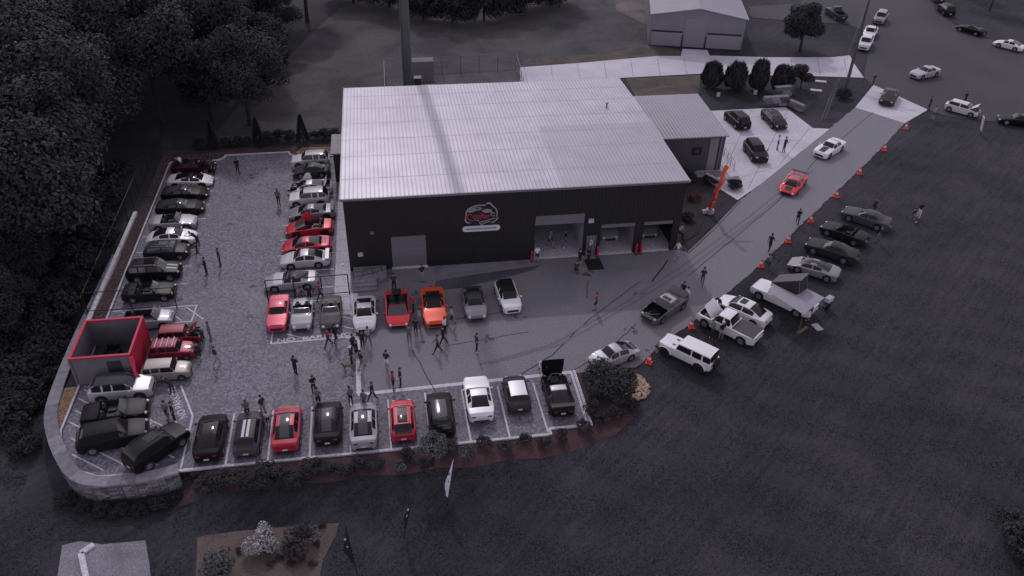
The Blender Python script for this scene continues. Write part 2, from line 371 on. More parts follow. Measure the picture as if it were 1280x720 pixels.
for q in [(105, 487), (97.5, 498), (93.7, 513), (87.5, 528), (89, 548), (90, 568)]:
    a = G(*q); x1 = -11.5; y1 = a[1]+mslope*(x1-a[0])
    if y1 < -21.3: x1 = a[0]+(-21.3-a[1])/mslope; y1 = -21.3
    line(ln, a, (x1, y1), .11, .0075)
a = G(200, 470)
ln.out('hatching', M_white, kind='structure')
def ground_text(txt, loc, rz, size, sx=1.0):
    cu = bpy.data.curves.new('lettering', 'FONT'); cu.body = txt; cu.size = size; cu.offset = .012
    t = bpy.data.objects.new('lettering_tmp', cu); col.objects.link(t)
    dg = bpy.context.evaluated_depsgraph_get(); me = bpy.data.meshes.new_from_object(t.evaluated_get(dg)); bpy.data.objects.remove(t)
    me.materials.clear(); me.materials.append(M_white)
    o = bpy.data.objects.new('painted_lettering', me); col.objects.link(o); o.location = loc; o.rotation_euler = (0, 0, rz); o.scale = (sx, 1, 1); o['kind'] = 'structure'
    return o
ground_text('NO  PARKING', (-5.75, -9.28, .009), R(1), .62, 1.5)
ta = G(241, 519); tb = G(226, 483)
ang = math.atan2(tb[1]-ta[1], tb[0]-ta[0])
ground_text('NO PARKING', (ta[0]-.35, ta[1]-.15, .009), ang, .75, .82)
ground_text('NO PARKING', (ta[0]-2.5, ta[1]-.75, .009), ang, .72, .82)
ln = MB()
for a_, b_ in (((930, 152), (972, 172)), ((938, 147), (985, 168)), ((968, 140), (1002, 165)), ((925, 160), (958, 167)), ((935, 158), (962, 170))): line(ln, G(*a_), G(*b_), .1, .004)
ln.out('stall_line', M_white, kind='structure')
# cracks and sealed joints in the asphalt
M_crack = pbr('crack_seal', gv(.018), .7)
cb = MB()
def crack(pts, wd, z=.006):
    prev = None
    for a, b in zip(pts[:-1], pts[1:]):
        n = 6
        for i in range(n):
            p = (a[0]+(b[0]-a[0])*i/n, a[1]+(b[1]-a[1])*i/n); q = (a[0]+(b[0]-a[0])*(i+1)/n, a[1]+(b[1]-a[1])*(i+1)/n)
            p = prev or p; q = (q[0]+random.uniform(-.05, .05), q[1]+random.uniform(-.05, .05)); line(cb, p, q, wd, z); prev = q
crack(px([(645, 472), (690, 444), (733, 402)]), .09); crack(px([(733, 402), (800, 352)]), .06); crack(px([(718, 462), (760, 437), (795, 405)]), .07)
crack(px([(860, 345), (905, 308), (975, 250), (1020, 200), (1092, 140)]), .07); crack(px([(515, 437), (545, 490)]), .07); crack(px([(560, 432), (600, 425), (660, 415)]), .05)
crack(px([(560, 400), (610, 393), (650, 385)]), .06); crack(px([(815, 352), (835, 325)]), .14); crack(px([(735, 350), (733, 372)]), .06)
crack(px([(1035, 92), (1050, 135)]), .01)
cb.out('crack', M_crack, kind='structure')
sn = MB(); rs = random.Random(31)
for k in range(46):
    if k < 14: X, Y = -8.1+2.74*(k % 10)+1.3+rs.uniform(-.3, .3), rs.uniform(-21, -17.4)
    elif k < 26: X, Y = rs.uniform(-18, -14.2), rs.uniform(-3, 22)
    elif k < 34: X, Y = rs.uniform(-11.5, -6.8), rs.uniform(-14, 22)
    else: X, Y = rs.uniform(2, 26), rs.uniform(-14.5, -3)
    for q in range(rs.randrange(1, 4)): blob(sn, X+rs.uniform(-.5, .5), Y+rs.uniform(-.5, .5), rs.uniform(.08, .38), rs.uniform(.08, .3), .0008+.00004*k+.00001*q, 11, rs.uniform(0, 3), .35, rs)
sn.out('oil_stain', ground_mat('oil_stain', gv(.07), gv(.11), .8, 8, rough=.6), kind='structure')
cb = MB(); M_tyre = ground_mat('tyre_mark', gv(.155, 1.15), gv(.195, 1.15), .9, 7, rough=.75)
for off_ in (0, 11):
    crack([G(*q) for q in [(600+off_, 455), (690+off_, 430), (770+off_, 385), (850+off_, 335), (940+off_*.8, 268), (1010+off_*.6, 212)]], .2, .0065+off_*.0001)
cb.out('tyre_mark', M_tyre, kind='structure')
cb = MB()
for k in range(14): line(cb, (-1.33, 22.5-1.9*k), (-.02, 22.5-1.9*k), .03, .004)
for k in range(13):
    f_ = k/12; u0 = (655+f_*400, 84-12*min(1, f_*2.2)); u1 = (655+f_*400+4, 105-11*min(1, f_*1.8)); line(cb, G(*u0), G(*u1), .05, .001)
for a_, b_ in (((905, 150), (985, 142)), ((895, 180), (1010, 175)), ((915, 225), (985, 205)), ((940, 137), (900, 225)), ((985, 137), (935, 236)), ((1012, 160), (975, 205)), ((1080, 120), (1145, 146))): line(cb, G(*a_), G(*b_), .045, .0015)
cb.out('expansion_joint', pbr('joint', gv(.14), .9), kind='structure')

# ================================================================ retaining wall round the lot's outer corner
outer = [Vector(p) for p in RW[1:]]
def resample(pts, step):
    r = [pts[0]]; acc = 0
    for a, b in zip(pts[:-1], pts[1:]):
        L_ = (b-a).length; d = (b-a)/L_; pos = step-acc
        while pos <= L_: r.append(a+d*pos); pos += step
        acc = (L_-(pos-step))
    return r
def chaikin(p):
    r = [p[0]]
    for a, b in zip(p[:-1], p[1:]): r += [a*.75+b*.25, a*.25+b*.75]
    return r+[p[-1]]
outer = resample(chaikin(chaikin(outer)), .9)
rwall = empty('retaining_wall', 'curved stone block retaining wall with pale cap stones round the lot corner', 'wall', (outer[8].x, outer[8].y, -1.8))
M_cap = pbr('cap_stone', gv(.26), .85, noise=(2.5, .25), bump=.3); M_block = leaf_mat('wall_block', gv(.10), gv(.27))
M_cap2 = pbr('cap_stone_dark', gv(.20), .85, noise=(2.5, .25), bump=.3)
off = Vector(rwall.location)
blocks = MB()
for i, (a, b) in enumerate(zip(outer[:-1], outer[1:])):
    d = (b-a).normalized(); n = Vector((-d.y, d.x))
    if n.dot(Vector((-5, -5))-a) < 0: n = -n
    wd = .85 if a.y < -12 else .8
    q = [a+d*.012, b-d*.012, b-d*.012+n*wd, a+d*.012+n*wd]
    o = MB().prism([(p.x-off.x, p.y-off.y) for p in q], .02-off.z, .15+random.uniform(-.006, .012)-off.z).out('cap_stone', random.choice([M_cap, M_cap, M_cap2]), rwall)
    base = hgt(a.x-n.x*1.0, a.y-n.y*1.0)-.15; zz = .015; ci = 0
    while zz > base:
        h = .2; x = 0.0 if ci % 2 else -.22; L_ = (b-a).length
        for k in range(2):
            j = random.uniform(-.02, .02); s0 = max(0, k*.45+(.2 if ci % 2 and k else 0))+.02; s1 = min(L_, k*.45+.45+(.2 if ci % 2 and not k else 0))-.02
            p0 = a+d*s0+n*(.06+j+ci*.012*0); p1 = a+d*s1+n*(.06+j); p2 = p1+n*.5; p3 = p0+n*.5
            blocks.prism([(p.x-off.x, p.y-off.y) for p in (p0, p1, p2, p3)], zz-h+.025-off.z, zz-off.z)
        zz -= h; ci += 1
blocks.out('block_courses', M_block, rwall, kind='stuff')

# ================================================================ MAIN BUILDING
BW, BD, EH, RH = 30.4, 24.0, 7.5, 7.72
M_siding = pbr('black_siding', gv(.016), .5, noise=(.7, .15)); M_roof = pbr('roof_metal', gv(.43, 1.07), .42, .25, noise=(.35, .13)); M_trim = pbr('grey_trim', gv(.16), .5)
M_door = pbr('grey_door', gv(.15, 1.12), .55); M_wallin = pbr('shop_interior', gv(.34), .8, noise=(.8, .1)); M_floorin = ground_mat('shop_floor', gv(.48), gv(.56), .3, 4, rough=.5)
bld = empty('workshop_building', 'large black metal workshop with pale ribbed gable roof and open garage doors', 'building')
doors = [(3.75, 6.9, .05, 3.35), (16.7, 21.3, .03, 4.6), (22.9, 26.15, .03, 3.3), (26.95, 29.75, .03, 3.3)]
# front wall as strips around the openings
fw = MB(); xs = 0
for (a, b, z0, z1) in doors:
    fw.box(xs, a, 0, .25, 0, EH); fw.box(a, b, 0, .25, z1, EH); xs = b
fw.box(xs, BW, 0, .25, 0, EH); fw.out('front_wall', M_siding, bld)
mb = MB(); mb.box(0, .25, .25, BD, 0, EH); mb.add([(0, 0, EH), (0, BD, EH), (0, BD/2, RH), (.25, 0, EH), (.25, BD, EH), (.25, BD/2, RH)], [(0, 2, 1), (3, 4, 5), (0, 3, 5, 2), (2, 5, 4, 1)]); mb.out('side_wall', M_siding, bld)
mb = MB(); mb.box(BW-.25, BW, .25, BD, 0, EH); mb.add([(BW-.25, 0, EH), (BW-.25, BD, EH), (BW-.25, BD/2, RH), (BW, 0, EH), (BW, BD, EH), (BW, BD/2, RH)], [(0, 2, 1), (3, 4, 5), (0, 3, 5, 2), (2, 5, 4, 1)]); mb.out('side_wall', M_siding, bld)
MB().box(.25, BW-.25, BD-.25, BD, 0, EH).out('back_wall', M_siding, bld)
sr_ = MB(); x = .15
while x < BW:
    zlo = 0
    for (a, b, z0, z1) in doors:
        if a-.05 < x < b+.05: zlo = z1+.05
    sr_.box(x-.03, x+.03, -.035, .01, zlo, EH-.05); x += .305
sr_.out('siding_rib', M_siding, bld, kind='stuff')
M_roofd = pbr('darker_roof', gv(.385, 1.08), .5, .2, noise=(.25, .12))  # slightly darker roof tone for the right part of the front slope
def roof(parent, x0, x1, y0, y1, e, r, pitch=.36, mat=None, oh=.22):
    ym = (y0+y1)/2; mat = mat or M_roof
    k = (r-e)/(ym-y0); ze = e-k*oh+.02
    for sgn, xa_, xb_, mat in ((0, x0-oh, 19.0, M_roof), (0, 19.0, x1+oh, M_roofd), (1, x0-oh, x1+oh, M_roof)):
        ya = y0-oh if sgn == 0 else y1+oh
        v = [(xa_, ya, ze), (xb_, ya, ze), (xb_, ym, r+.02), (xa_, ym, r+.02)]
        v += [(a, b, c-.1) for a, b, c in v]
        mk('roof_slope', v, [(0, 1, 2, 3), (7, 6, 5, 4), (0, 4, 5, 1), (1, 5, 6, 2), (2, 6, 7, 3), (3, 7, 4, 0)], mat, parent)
    rb = MB(); x = x0-oh+.06
    while x < x1+oh-.03:
        for ya in (y0-oh, y1+oh):
            a = Vector((x, ya, ze)); b = Vector((x, ym, r+.02))
            v = []
            for p in (a, b): v += [(p.x-.045, p.y, p.z), (p.x-.02, p.y, p.z+.05), (p.x+.02, p.y, p.z+.05), (p.x+.045, p.y, p.z)]
            rb.add(v, [(0, 4, 5, 1), (1, 5, 6, 2), (2, 6, 7, 3), (0, 1, 2, 3)])
        x += pitch
    rb.out('roof_rib', M_roof, parent, kind='stuff')
    MB().box(x0-oh, x1+oh, ym-.16, ym+.16, r-.03, r+.0235).out('ridge_cap', mat, parent)
    return ze
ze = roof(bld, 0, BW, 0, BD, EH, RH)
M_lap = pbr('roof_lap', gv(.37, 1.08), .5, .2, noise=(.8, .2))
for yy in (3.2, 7.4, 10.8, 14.5, 18.3, 21.6):
    zc_ = EH+(RH-EH)*(1-abs(yy-BD/2)/(BD/2))+.02; MB().box(-.2, BW+.2, yy-.04, yy+.04, zc_-.02, zc_+.012).out('sheet_lap', M_lap, bld)
MB().box(-.24, BW+.24, -.36, -.225, ze-.16, ze+.03).out('gutter', M_trim, bld)
MB().box(-.26, -.225, -.2, BD+.2, EH-.2, EH+.02).out('rake_trim', M_trim, bld)
# doors
d0 = MB()
for k in range(6):
    z0 = .05+k*.55; d0 = MB().box(3.79, 6.86, .05, .11, z0+.006, z0+.545).out('door_panel', M_door, bld)
MB().box(3.7, 6.95, -.12, .04, -.02, .14).out('door_sill', M_conc, bld)
def open_door(a, b, z1, dz):
    n = 2
    for k in range(n): MB().box(a+.03, b-.03, .07, .12, z1-dz+k*dz/n+.006, z1-dz+(k+1)*dz/n-.006).out('door_panel', M_trim if dz > .6 else M_door, bld)
    MB().box(a, b, -.02, .3, -.02, .028).out('door_sill', M_conc, bld)
open_door(16.7, 21.3, 4.6, 1.0); open_door(22.9, 26.15, 3.3, .42); open_door(26.95, 29.75, 3.3, .38)
# personnel door with a poster, and lamps on the wall
pdr = MB().box(21.62, 22.52, -.03, .02, .03, 2.2).out('door', pbr('personnel_door', gv(.17), .5), bld)
ps = MB(); ps.box(21.95, 22.1, -.045, -.035, 1.55, 1.75); ps.box(21.92, 22.12, -.045, -.035, 1.2, 1.45); ps.box(22.15, 22.2, -.045, -.035, 1.3, 1.7); ps.out('poster', M_plate, pdr)
lamp_m = pbr('wall_lamp', gv(.45), .4)
for (qx, qy, sz) in [(450.5, 317, .22), (738.5, 275, .24), (465, 290, .16), (428.5, 330, .1)]:
    X, Z = WALL(qx, qy); l = MB().box(X-sz, X+sz, -.22, -.04, Z-sz*.8, Z+sz*.8).out('wall_lamp', lamp_m if qx != 465 else M_trim, bld)
# interior
it = MB(); it.box(.3, BW-.3, .3, 12.5, -.03, .025); it.out('shop_floor', M_floorin, bld)
it = MB(); it.box(.3, BW-.3, 12.5, 12.6, .03, EH-.1); it.box(21.35, 21.5, .3, 12.4, .03, EH-.2); it.box(15.8, 15.95, .3, 12.4, .03, EH-.2); it.box(26.45, 26.6, .3, 12.4, .03, 4.2); it.out('partition_wall', M_wallin, bld)
ld = MB(); ld.box(18.2, 18.4, 12.35, 12.45, 1.2, 1.4); ld.out('wall_clock', M_head, bld)
rv = MB().lathe([(0, 0), (.09, 0), (.09, .55), (.14, .56), (.14, .66), (0, .7)], 10, Matrix.Translation((27.0, 16.0, RH-.2))).out('roof_vent', M_trim, bld, True)
# sign: outlined badge with two car silhouettes, red script and a ribbon, above a white rounded bar
sg = empty('wall_sign', 'outlined garage badge with red script lettering above a white rounded bar on black wall', 'sign', (0, 0, 0))
def wp(q, y=-.06): X, Z = WALL(572+q[0]/15, 246+q[1]/15, y); return (X, y, Z)
outl = [(130, 430), (150, 370), (150, 290), (190, 230), (270, 180), (400, 150), (520, 150), (550, 110), (610, 105), (660, 160), (720, 210), (750, 270), (750, 330), (735, 360), (765, 400), (720, 450), (650, 495), (610, 465), (500, 500), (450, 545), (410, 500), (395, 450), (310, 440), (220, 500), (160, 495)]
def plate(name, pts, y, th, mat, parent):
    f3 = [wp(p, y) for p in pts]; n = len(f3); v = f3+[(p[0], y+th, p[2]) for p in f3]
    return mk(name, v, [tuple(range(n)), tuple(range(2*n-1, n-1, -1))]+[(i, n+i, n+(i+1) % n, (i+1) % n) for i in range(n)], mat, parent)
cxm = sum(p[0] for p in outl)/len(outl); cym = sum(p[1] for p in outl)/len(outl)
M_sgw = pbr('sign_white', gv(.34), .5); M_sgb = pbr('sign_black', gv(.014), .5); M_sgr = pbr('sign_red', (.30, .03, .06), .5); M_sgs = pbr('sign_grey', gv(.26), .5)
plate('badge_outline', outl, -.09, .04, M_sgw, sg)
plate('badge_field', [(cxm+(p[0]-cxm)*.93, cym+(p[1]-cym)*.89) for p in outl], -.10, .008, M_sgb, sg)
plate('car_silhouette', [(185, 290), (225, 235), (300, 205), (420, 195), (470, 215), (420, 250), (330, 265), (290, 290), (210, 300)], -.108, .006, M_sgs, sg)
plate('car_window', [(315, 225), (360, 212), (420, 215), (380, 235)], -.114, .004, M_sgb, sg)
plate('car_silhouette', [(450, 260), (500, 235), (560, 225), (640, 240), (650, 290), (560, 300), (500, 300)], -.108, .006, M_sgs, sg)
def strokes(name, lists, r, mat):
    mb = MB()
    for l in lists: mb.tube([wp(p, -.115) for p in l], r, 5)
    return mb.out(name, mat, sg)
def ov(cx, cy, rx, ry, a0=0, a1=360, n=10): return [(cx+rx*math.cos(R(a0+(a1-a0)*i/n)), cy-ry*math.sin(R(a0+(a1-a0)*i/n))) for i in range(n+1)]
strokes('red_script', [ov(230, 385, 55, 55, 50, 310), ov(325, 385, 28, 28), ov(395, 378, 28, 28), [(455, 300), (440, 410)], [(440, 370), (500, 330)], [(455, 365), (505, 405)], ov(535, 375, 22, 24, 0, 320), [(575, 400), (580, 350), (610, 345)]], .075, M_sgr)
strokes('white_script', [[(430, 470), (520, 450), (600, 425), (700, 400)], ov(665, 330, 40, 30, 30, 320), [(420, 500), (470, 480)]], .05, M_sgs)
bar = MB(); p0 = wp((150, 607), -.09); p1 = wp((740, 573), -.09)
bp = [(p0[0]+.28*math.cos(R(a)), p0[2]+.28*math.sin(R(a))) for a in range(90, 271, 20)]+[(p1[0]+.28*math.cos(R(a)), p1[2]+.28*math.sin(R(a))) for a in range(-90, 91, 20)]
n = len(bp); mk('light_bar', [(p[0], -.13, p[1]) for p in bp]+[(p[0], -.05, p[1]) for p in bp], [tuple(range(n)), tuple(range(2*n-1, n-1, -1))]+[(i, n+i, n+(i+1) % n, (i+1) % n) for i in range(n)], pbr('sign_bar', gv(.62), .5), sg)
MB().box(p0[0]+.05, p1[0]-.05, -.145, -.131, p0[2]-.07, p0[2]+.07).out('bar_slot', M_sgs, sg)
# lean-to at the left wall
lt = empty('lean_to', 'small dark shed with flat grey roof built against the workshop side wall', 'shed', (-.9, 17.6, 0))
MB().box(-.72, .88, -.6, 3.6, 0, 3.3).out('wall', pbr('dark_red_wall', (.022, .012, .016), .6), lt); MB().box(-.95, .66, -.85, 3.85, 3.302, 3.45).out('roof', pbr('flat_roof', gv(.25), .6, noise=(1, .15)), lt)
# annex
ax0, ay0 = BW+.02, 15.3; ax1 = 40.6
ann = empty('annex_building', 'small grey metal annex with pale ribbed roof beside the black workshop', 'building', (ax0, ay0, 0))
AW = ax1-ax0; AD = 10.0; M_asid = pbr('grey_siding', gv(.075), .5, noise=(.6, .12))
MB().box(0, AW, 0, .2, 0, 4.2).out('front_wall', M_asid, ann); MB().box(AW-.2, AW, .2, AD, 0, 4.2).out('side_wall', M_asid, ann); MB().box(0, AW-.2, AD-.2, AD, 0, 4.4).out('back_wall', M_asid, ann)
mb = MB(); x = .2
while x < AW-1.8: mb.box(x-.03, x+.03, -.03, .01, .02, 4.15); x += .3
mb.out('siding_rib', M_asid, ann, kind='stuff')
v = [(0, -.25, 4.22), (AW+.25, -.25, 4.22), (AW+.25, AD+.2, 4.75), (0, AD+.2, 4.75)]; v += [(a, b, c-.12) for a, b, c in v]
M_roof2 = pbr('annex_roof', gv(.33, 1.07), .45, .25, noise=(.3, .08))
mk('roof', v, [(0, 1, 2, 3), (7, 6, 5, 4), (0, 4, 5, 1), (1, 5, 6, 2), (2, 6, 7, 3), (3, 7, 4, 0)], M_roof2, ann)
rb = MB(); x = .1
while x < AW+.2:
    rb.add([(x-.04, -.25, 4.225), (x, -.25, 4.275), (x+.04, -.25, 4.225), (x-.04, AD+.2, 4.755), (x, AD+.2, 4.805), (x+.04, AD+.2, 4.755)], [(0, 3, 4, 1), (1, 4, 5, 2), (0, 1, 2)]); x += .38
rb.out('roof_rib', M_roof2, ann, kind='stuff')
MB().box(AW-1.7, AW-.75, -.05, -.005, .05, 3.9).out('door', pbr('annex_door', gv(.22), .5), ann); MB().box(AW-.55, AW-.42, -.12, -.02, 0, 4.1).out('downspout', M_trim, ann)
wl = MB().box(AW-3.6, AW-2.6, -.12, -.01, 2.0, 2.9).out('window', M_black, ann); MB().box(AW-3.4, AW-2.9, -.14, -.125, 2.3, 2.6).out('pane', M_glassl, wl)
MB().box(-.02, AW, -1.6, -.3, .0, .06).out('footing', M_concd, ann)

# grey building behind
ga = G(810, 56); gb = G(926, 63); gd = Vector(gb)-Vector(ga); GW = gd.length; gang = math.atan2(gd.y, gd.x)
gbd = empty('metal_building', 'grey gabled metal building with wide central door beyond the concrete drive', 'building', (ga[0], ga[1], 0), gang)
M_gs = pbr('pale_grey_siding', gv(.21, 1.12), .5, noise=(.4, .1)); M_gr = pbr('pale_grey_roof', gv(.22, 1.12), .5, noise=(.4, .12)); GE, GR_, GD = 4.7, 5.9, 22
v = [(0, 0, 0), (GW, 0, 0), (GW, 0, GE), (GW/2, 0, GR_), (0, 0, GE), (0, GD, 0), (GW, GD, 0), (GW, GD, GE), (GW/2, GD, GR_), (0, GD, GE)]
mk('wall', v, [(0, 1, 2, 3, 4), (9, 8, 7, 6, 5), (0, 4, 9, 5), (1, 6, 7, 2)], M_gs, gbd)
for (a, b) in (((-.2, GE), (GW/2, GR_)), ((GW/2, GR_), (GW+.2, GE))):
    v = [(a[0], -.3, a[1]+.03), (b[0], -.3, b[1]+.03), (b[0], GD+.3, b[1]+.03), (a[0], GD+.3, a[1]+.03)]; v += [(p, q, r+.1) for p, q, r in v]
    mk('roof_slope', v, [(3, 2, 1, 0), (4, 5, 6, 7), (0, 1, 5, 4), (1, 2, 6, 5), (2, 3, 7, 6), (3, 0, 4, 7)], M_gr, gbd)
tr = MB(); tr.tube([(-.2, -.34, GE+.06), (GW/2, -.34, GR_+.08), (GW+.2, -.34, GE+.06)], .1, 4); tr.tube([(GW+.22, -.3, GE), (GW+.22, GD, GE)], .1, 4); tr.out('eave_trim', pbr('pale_trim', gv(.45), .5), gbd)
MB().box(5.1, 8.3, -.07, -.01, .02, 4.35).out('door', pbr('big_door', gv(.235, 1.12), .5), gbd)
for (a, b) in ((.3, 4.9), (8.6, GW-.3)):
    MB().box(a, b, -.12, -.01, 2.15, 2.35).out('wall_band', M_black, gbd)
    MB().box(a, b, -.05, -.012, .05, 2.1).out('wall_panel', pbr('lower_panel', gv(.27, 1.12), .5), gbd)
for xx in (4.92, 8.42): MB().box(xx, xx+.16, -.16, -.01, 0, 1.75).out('door_post', M_black, gbd)
MB().box(0, GW, -.1, -.01, 0, .05).out('footing', M_black, gbd)
sheet('door_apron', px([(853, 61), (884, 62.5), (888, 71), (851, 70.5)]), -.004, M_conc)
# small house roof showing through the gap in the wood
hs_ = empty('house', 'pale roofed house glimpsed through a gap in the dark wood', 'house', (-70, 72, -1.5), R(20))
MB().box(-5, 5, -4, 4, 0, 3).out('wall', M_asid, hs_); mk('roof', [(-5.5, -4.5, 3), (5.5, -4.5, 3), (5.5, 0, 5.2), (-5.5, 0, 5.2), (5.5, 4.5, 3), (-5.5, 4.5, 3)], [(0, 1, 2, 3), (3, 2, 4, 5), (0, 3, 5), (1, 4, 2)], pbr('pale_roof', gv(.5), .6, noise=(1, .1)), hs_)

# ================================================================ VEHICLES
def lerp_pts(pts, t):
    if t <= pts[0][0]: return pts[0][1]
    for (a, va), (b, vb) in zip(pts[:-1], pts[1:]):
        if t <= b:
            k = (t-a)/(b-a); k = k*.55+.45*k*k*(3-2*k); return va+(vb-va)*k
    return pts[-1][1]
TYPES = {
 'rear_coupe': dict(L=4.42, W=1.86, H=1.29, wb=2.42, wr=.335, fo=.98, deck=[(0, .50), (.05, .64), (.16, .76), (.28, .88), (.5, .93), (.75, .92), (.92, .82), (1, .62)], c=(.28, .43, .58, .86), rw=.60, hips=.05, round=1),
 'supercar': dict(L=4.5, W=1.96, H=1.15, wb=2.65, wr=.345, fo=1.05, deck=[(0, .38), (.08, .55), (.22, .74), (.45, .82), (.72, .92), (.95, .88), (1, .76)], c=(.22, .43, .56, .82), rw=.56, hips=.05, round=1),
 'muscle': dict(L=4.8, W=1.92, H=1.36, wb=2.82, wr=.36, fo=.95, deck=[(0, .60), (.04, .80), (.33, .96), (.6, .99), (.85, 1.02), (.97, 1.0), (1, .78)], c=(.35, .47, .64, .84), rw=.60, hips=.03, round=.5),
 'sports': dict(L=4.55, W=1.9, H=1.24, wb=2.7, wr=.345, fo=.95, deck=[(0, .45), (.06, .64), (.2, .82), (.36, .88), (.6, .92), (.85, .96), (.97, .92), (1, .75)], c=(.36, .47, .60, .84), rw=.58, hips=.04, round=.9),
 'sedan': dict(L=4.72, W=1.88, H=1.45, wb=2.85, wr=.34, fo=.9, deck=[(0, .52), (.04, .74), (.26, .96), (.6, 1.01), (.86, 1.04), (.98, 1.0), (1, .8)], c=(.24, .40, .66, .88), rw=.63, hips=.02, round=.9),
 'hatch': dict(L=3.85, W=1.73, H=1.42, wb=2.5, wr=.32, fo=.72, deck=[(0, .58), (.05, .82), (.27, .95), (.6, .98), (.92, 1.0), (1, .88)], c=(.27, .38, .84, .975), rw=.68, hips=.03, round=.8),
 'suv': dict(L=4.45, W=1.85, H=1.64, wb=2.68, wr=.37, fo=.85, deck=[(0, .68), (.04, .92), (.27, 1.07), (.6, 1.1), (.95, 1.12), (1, .98)], c=(.27, .39, .86, .98), rw=.70, hips=.02, round=.6),
 'old_hatch': dict(L=3.35, W=1.44, H=1.36, wb=2.12, wr=.26, fo=.6, deck=[(0, .56), (.05, .78), (.28, .88), (.6, .9), (1, .86)], c=(.29, .37, .90, .985), rw=.76, hips=.01, round=.5),
 'old_sedan': dict(L=4.3, W=1.66, H=1.38, wb=2.57, wr=.31, fo=.75, deck=[(0, .66), (.025, .84), (.35, .93), (.8, .95), (.98, .92), (1, .74)], c=(.34, .44, .64, .76), rw=.70, hips=0, round=.2),
 'old_coupe': dict(L=4.25, W=1.66, H=1.31, wb=2.27, wr=.32, fo=.95, deck=[(0, .48), (.05, .66), (.16, .76), (.3, .85), (.5, .90), (.75, .88), (.93, .76), (1, .58)], c=(.30, .42, .58, .86), rw=.62, hips=.06, round=1),
 'roadster': dict(L=4.05, W=1.72, H=1.2, wb=2.3, wr=.32, fo=.85, deck=[(0, .48), (.07, .68), (.33, .84), (.62, .86), (.9, .80), (1, .6)], c=(.38, .45, .62, .66), rw=.66, hips=.04, round=1, open=1),
 'convertible': dict(L=4.6, W=1.86, H=1.34, wb=2.75, wr=.34, fo=.9, deck=[(0, .52), (.05, .74), (.33, .92), (.6, .96), (.88, .98), (.98, .94), (1, .76)], c=(.34, .43, .70, .74), rw=.66, hips=.03, round=.6, open=1),
 'pickup': dict(L=5.5, W=1.95, H=1.80, wb=3.45, wr=.40, fo=.95, deck=[(0, .82), (.03, 1.06), (.27, 1.14), (.6, 1.17), (1, 1.14)], c=(.27, .36, .55, .60), rw=.70, hips=.02, round=.3, bed=(.62, .975), sill=.36),
 'jeep': dict(L=4.55, W=1.66, H=1.84, wb=3.0, wr=.43, fo=.62, deck=[(0, 1.02), (.015, 1.14), (.31, 1.17), (1, 1.17)], c=(.32, .375, .965, .985), rw=.86, hips=0, round=0, sill=.45),
}
# shared wheel meshes
def wheel_meshes(wr, dark):
    key = ('wheel', round(wr, 3), dark)
    if key in MATS: return MATS[key]
    t = MB(); wd = .115
    t.lathe([(wr*.62, -wd), (wr*.93, -wd), (wr, -wd*.7), (wr, wd*.7), (wr*.93, wd), (wr*.62, wd)], 20, None, 'y')
    r = MB(); r.lathe([(wr*.62, wd*.9), (wr*.57, wd*.95), (wr*.54, wd*.45), (.001, wd*.42)], 20, None, 'y')
    for k in range(5):
        r.box(-wr*.08, wr*.08, wd*.5, wd*.92, wr*.1, wr*.58, Matrix.Rotation(2*math.pi*k/5, 4, 'Y'))
    r.lathe([(wr*.14, wd*.5), (wr*.14, wd*.95), (.001, wd*.97)], 10, None, 'y')
    MATS[key] = (t.mesh('tyre', M_rubber, True), r.mesh('rim', M_rimd if dark else M_rim, True))
    return MATS[key]
def paint(c, metallic=.2):
    key = 'paint_%.3f_%.3f_%.3f' % tuple(c)
    return pbr(key, c, .38, 0.0 if max(c) < .1 else .15, .0 if max(c) < .1 else .3, spec=.14 if max(c) < .1 else .5)
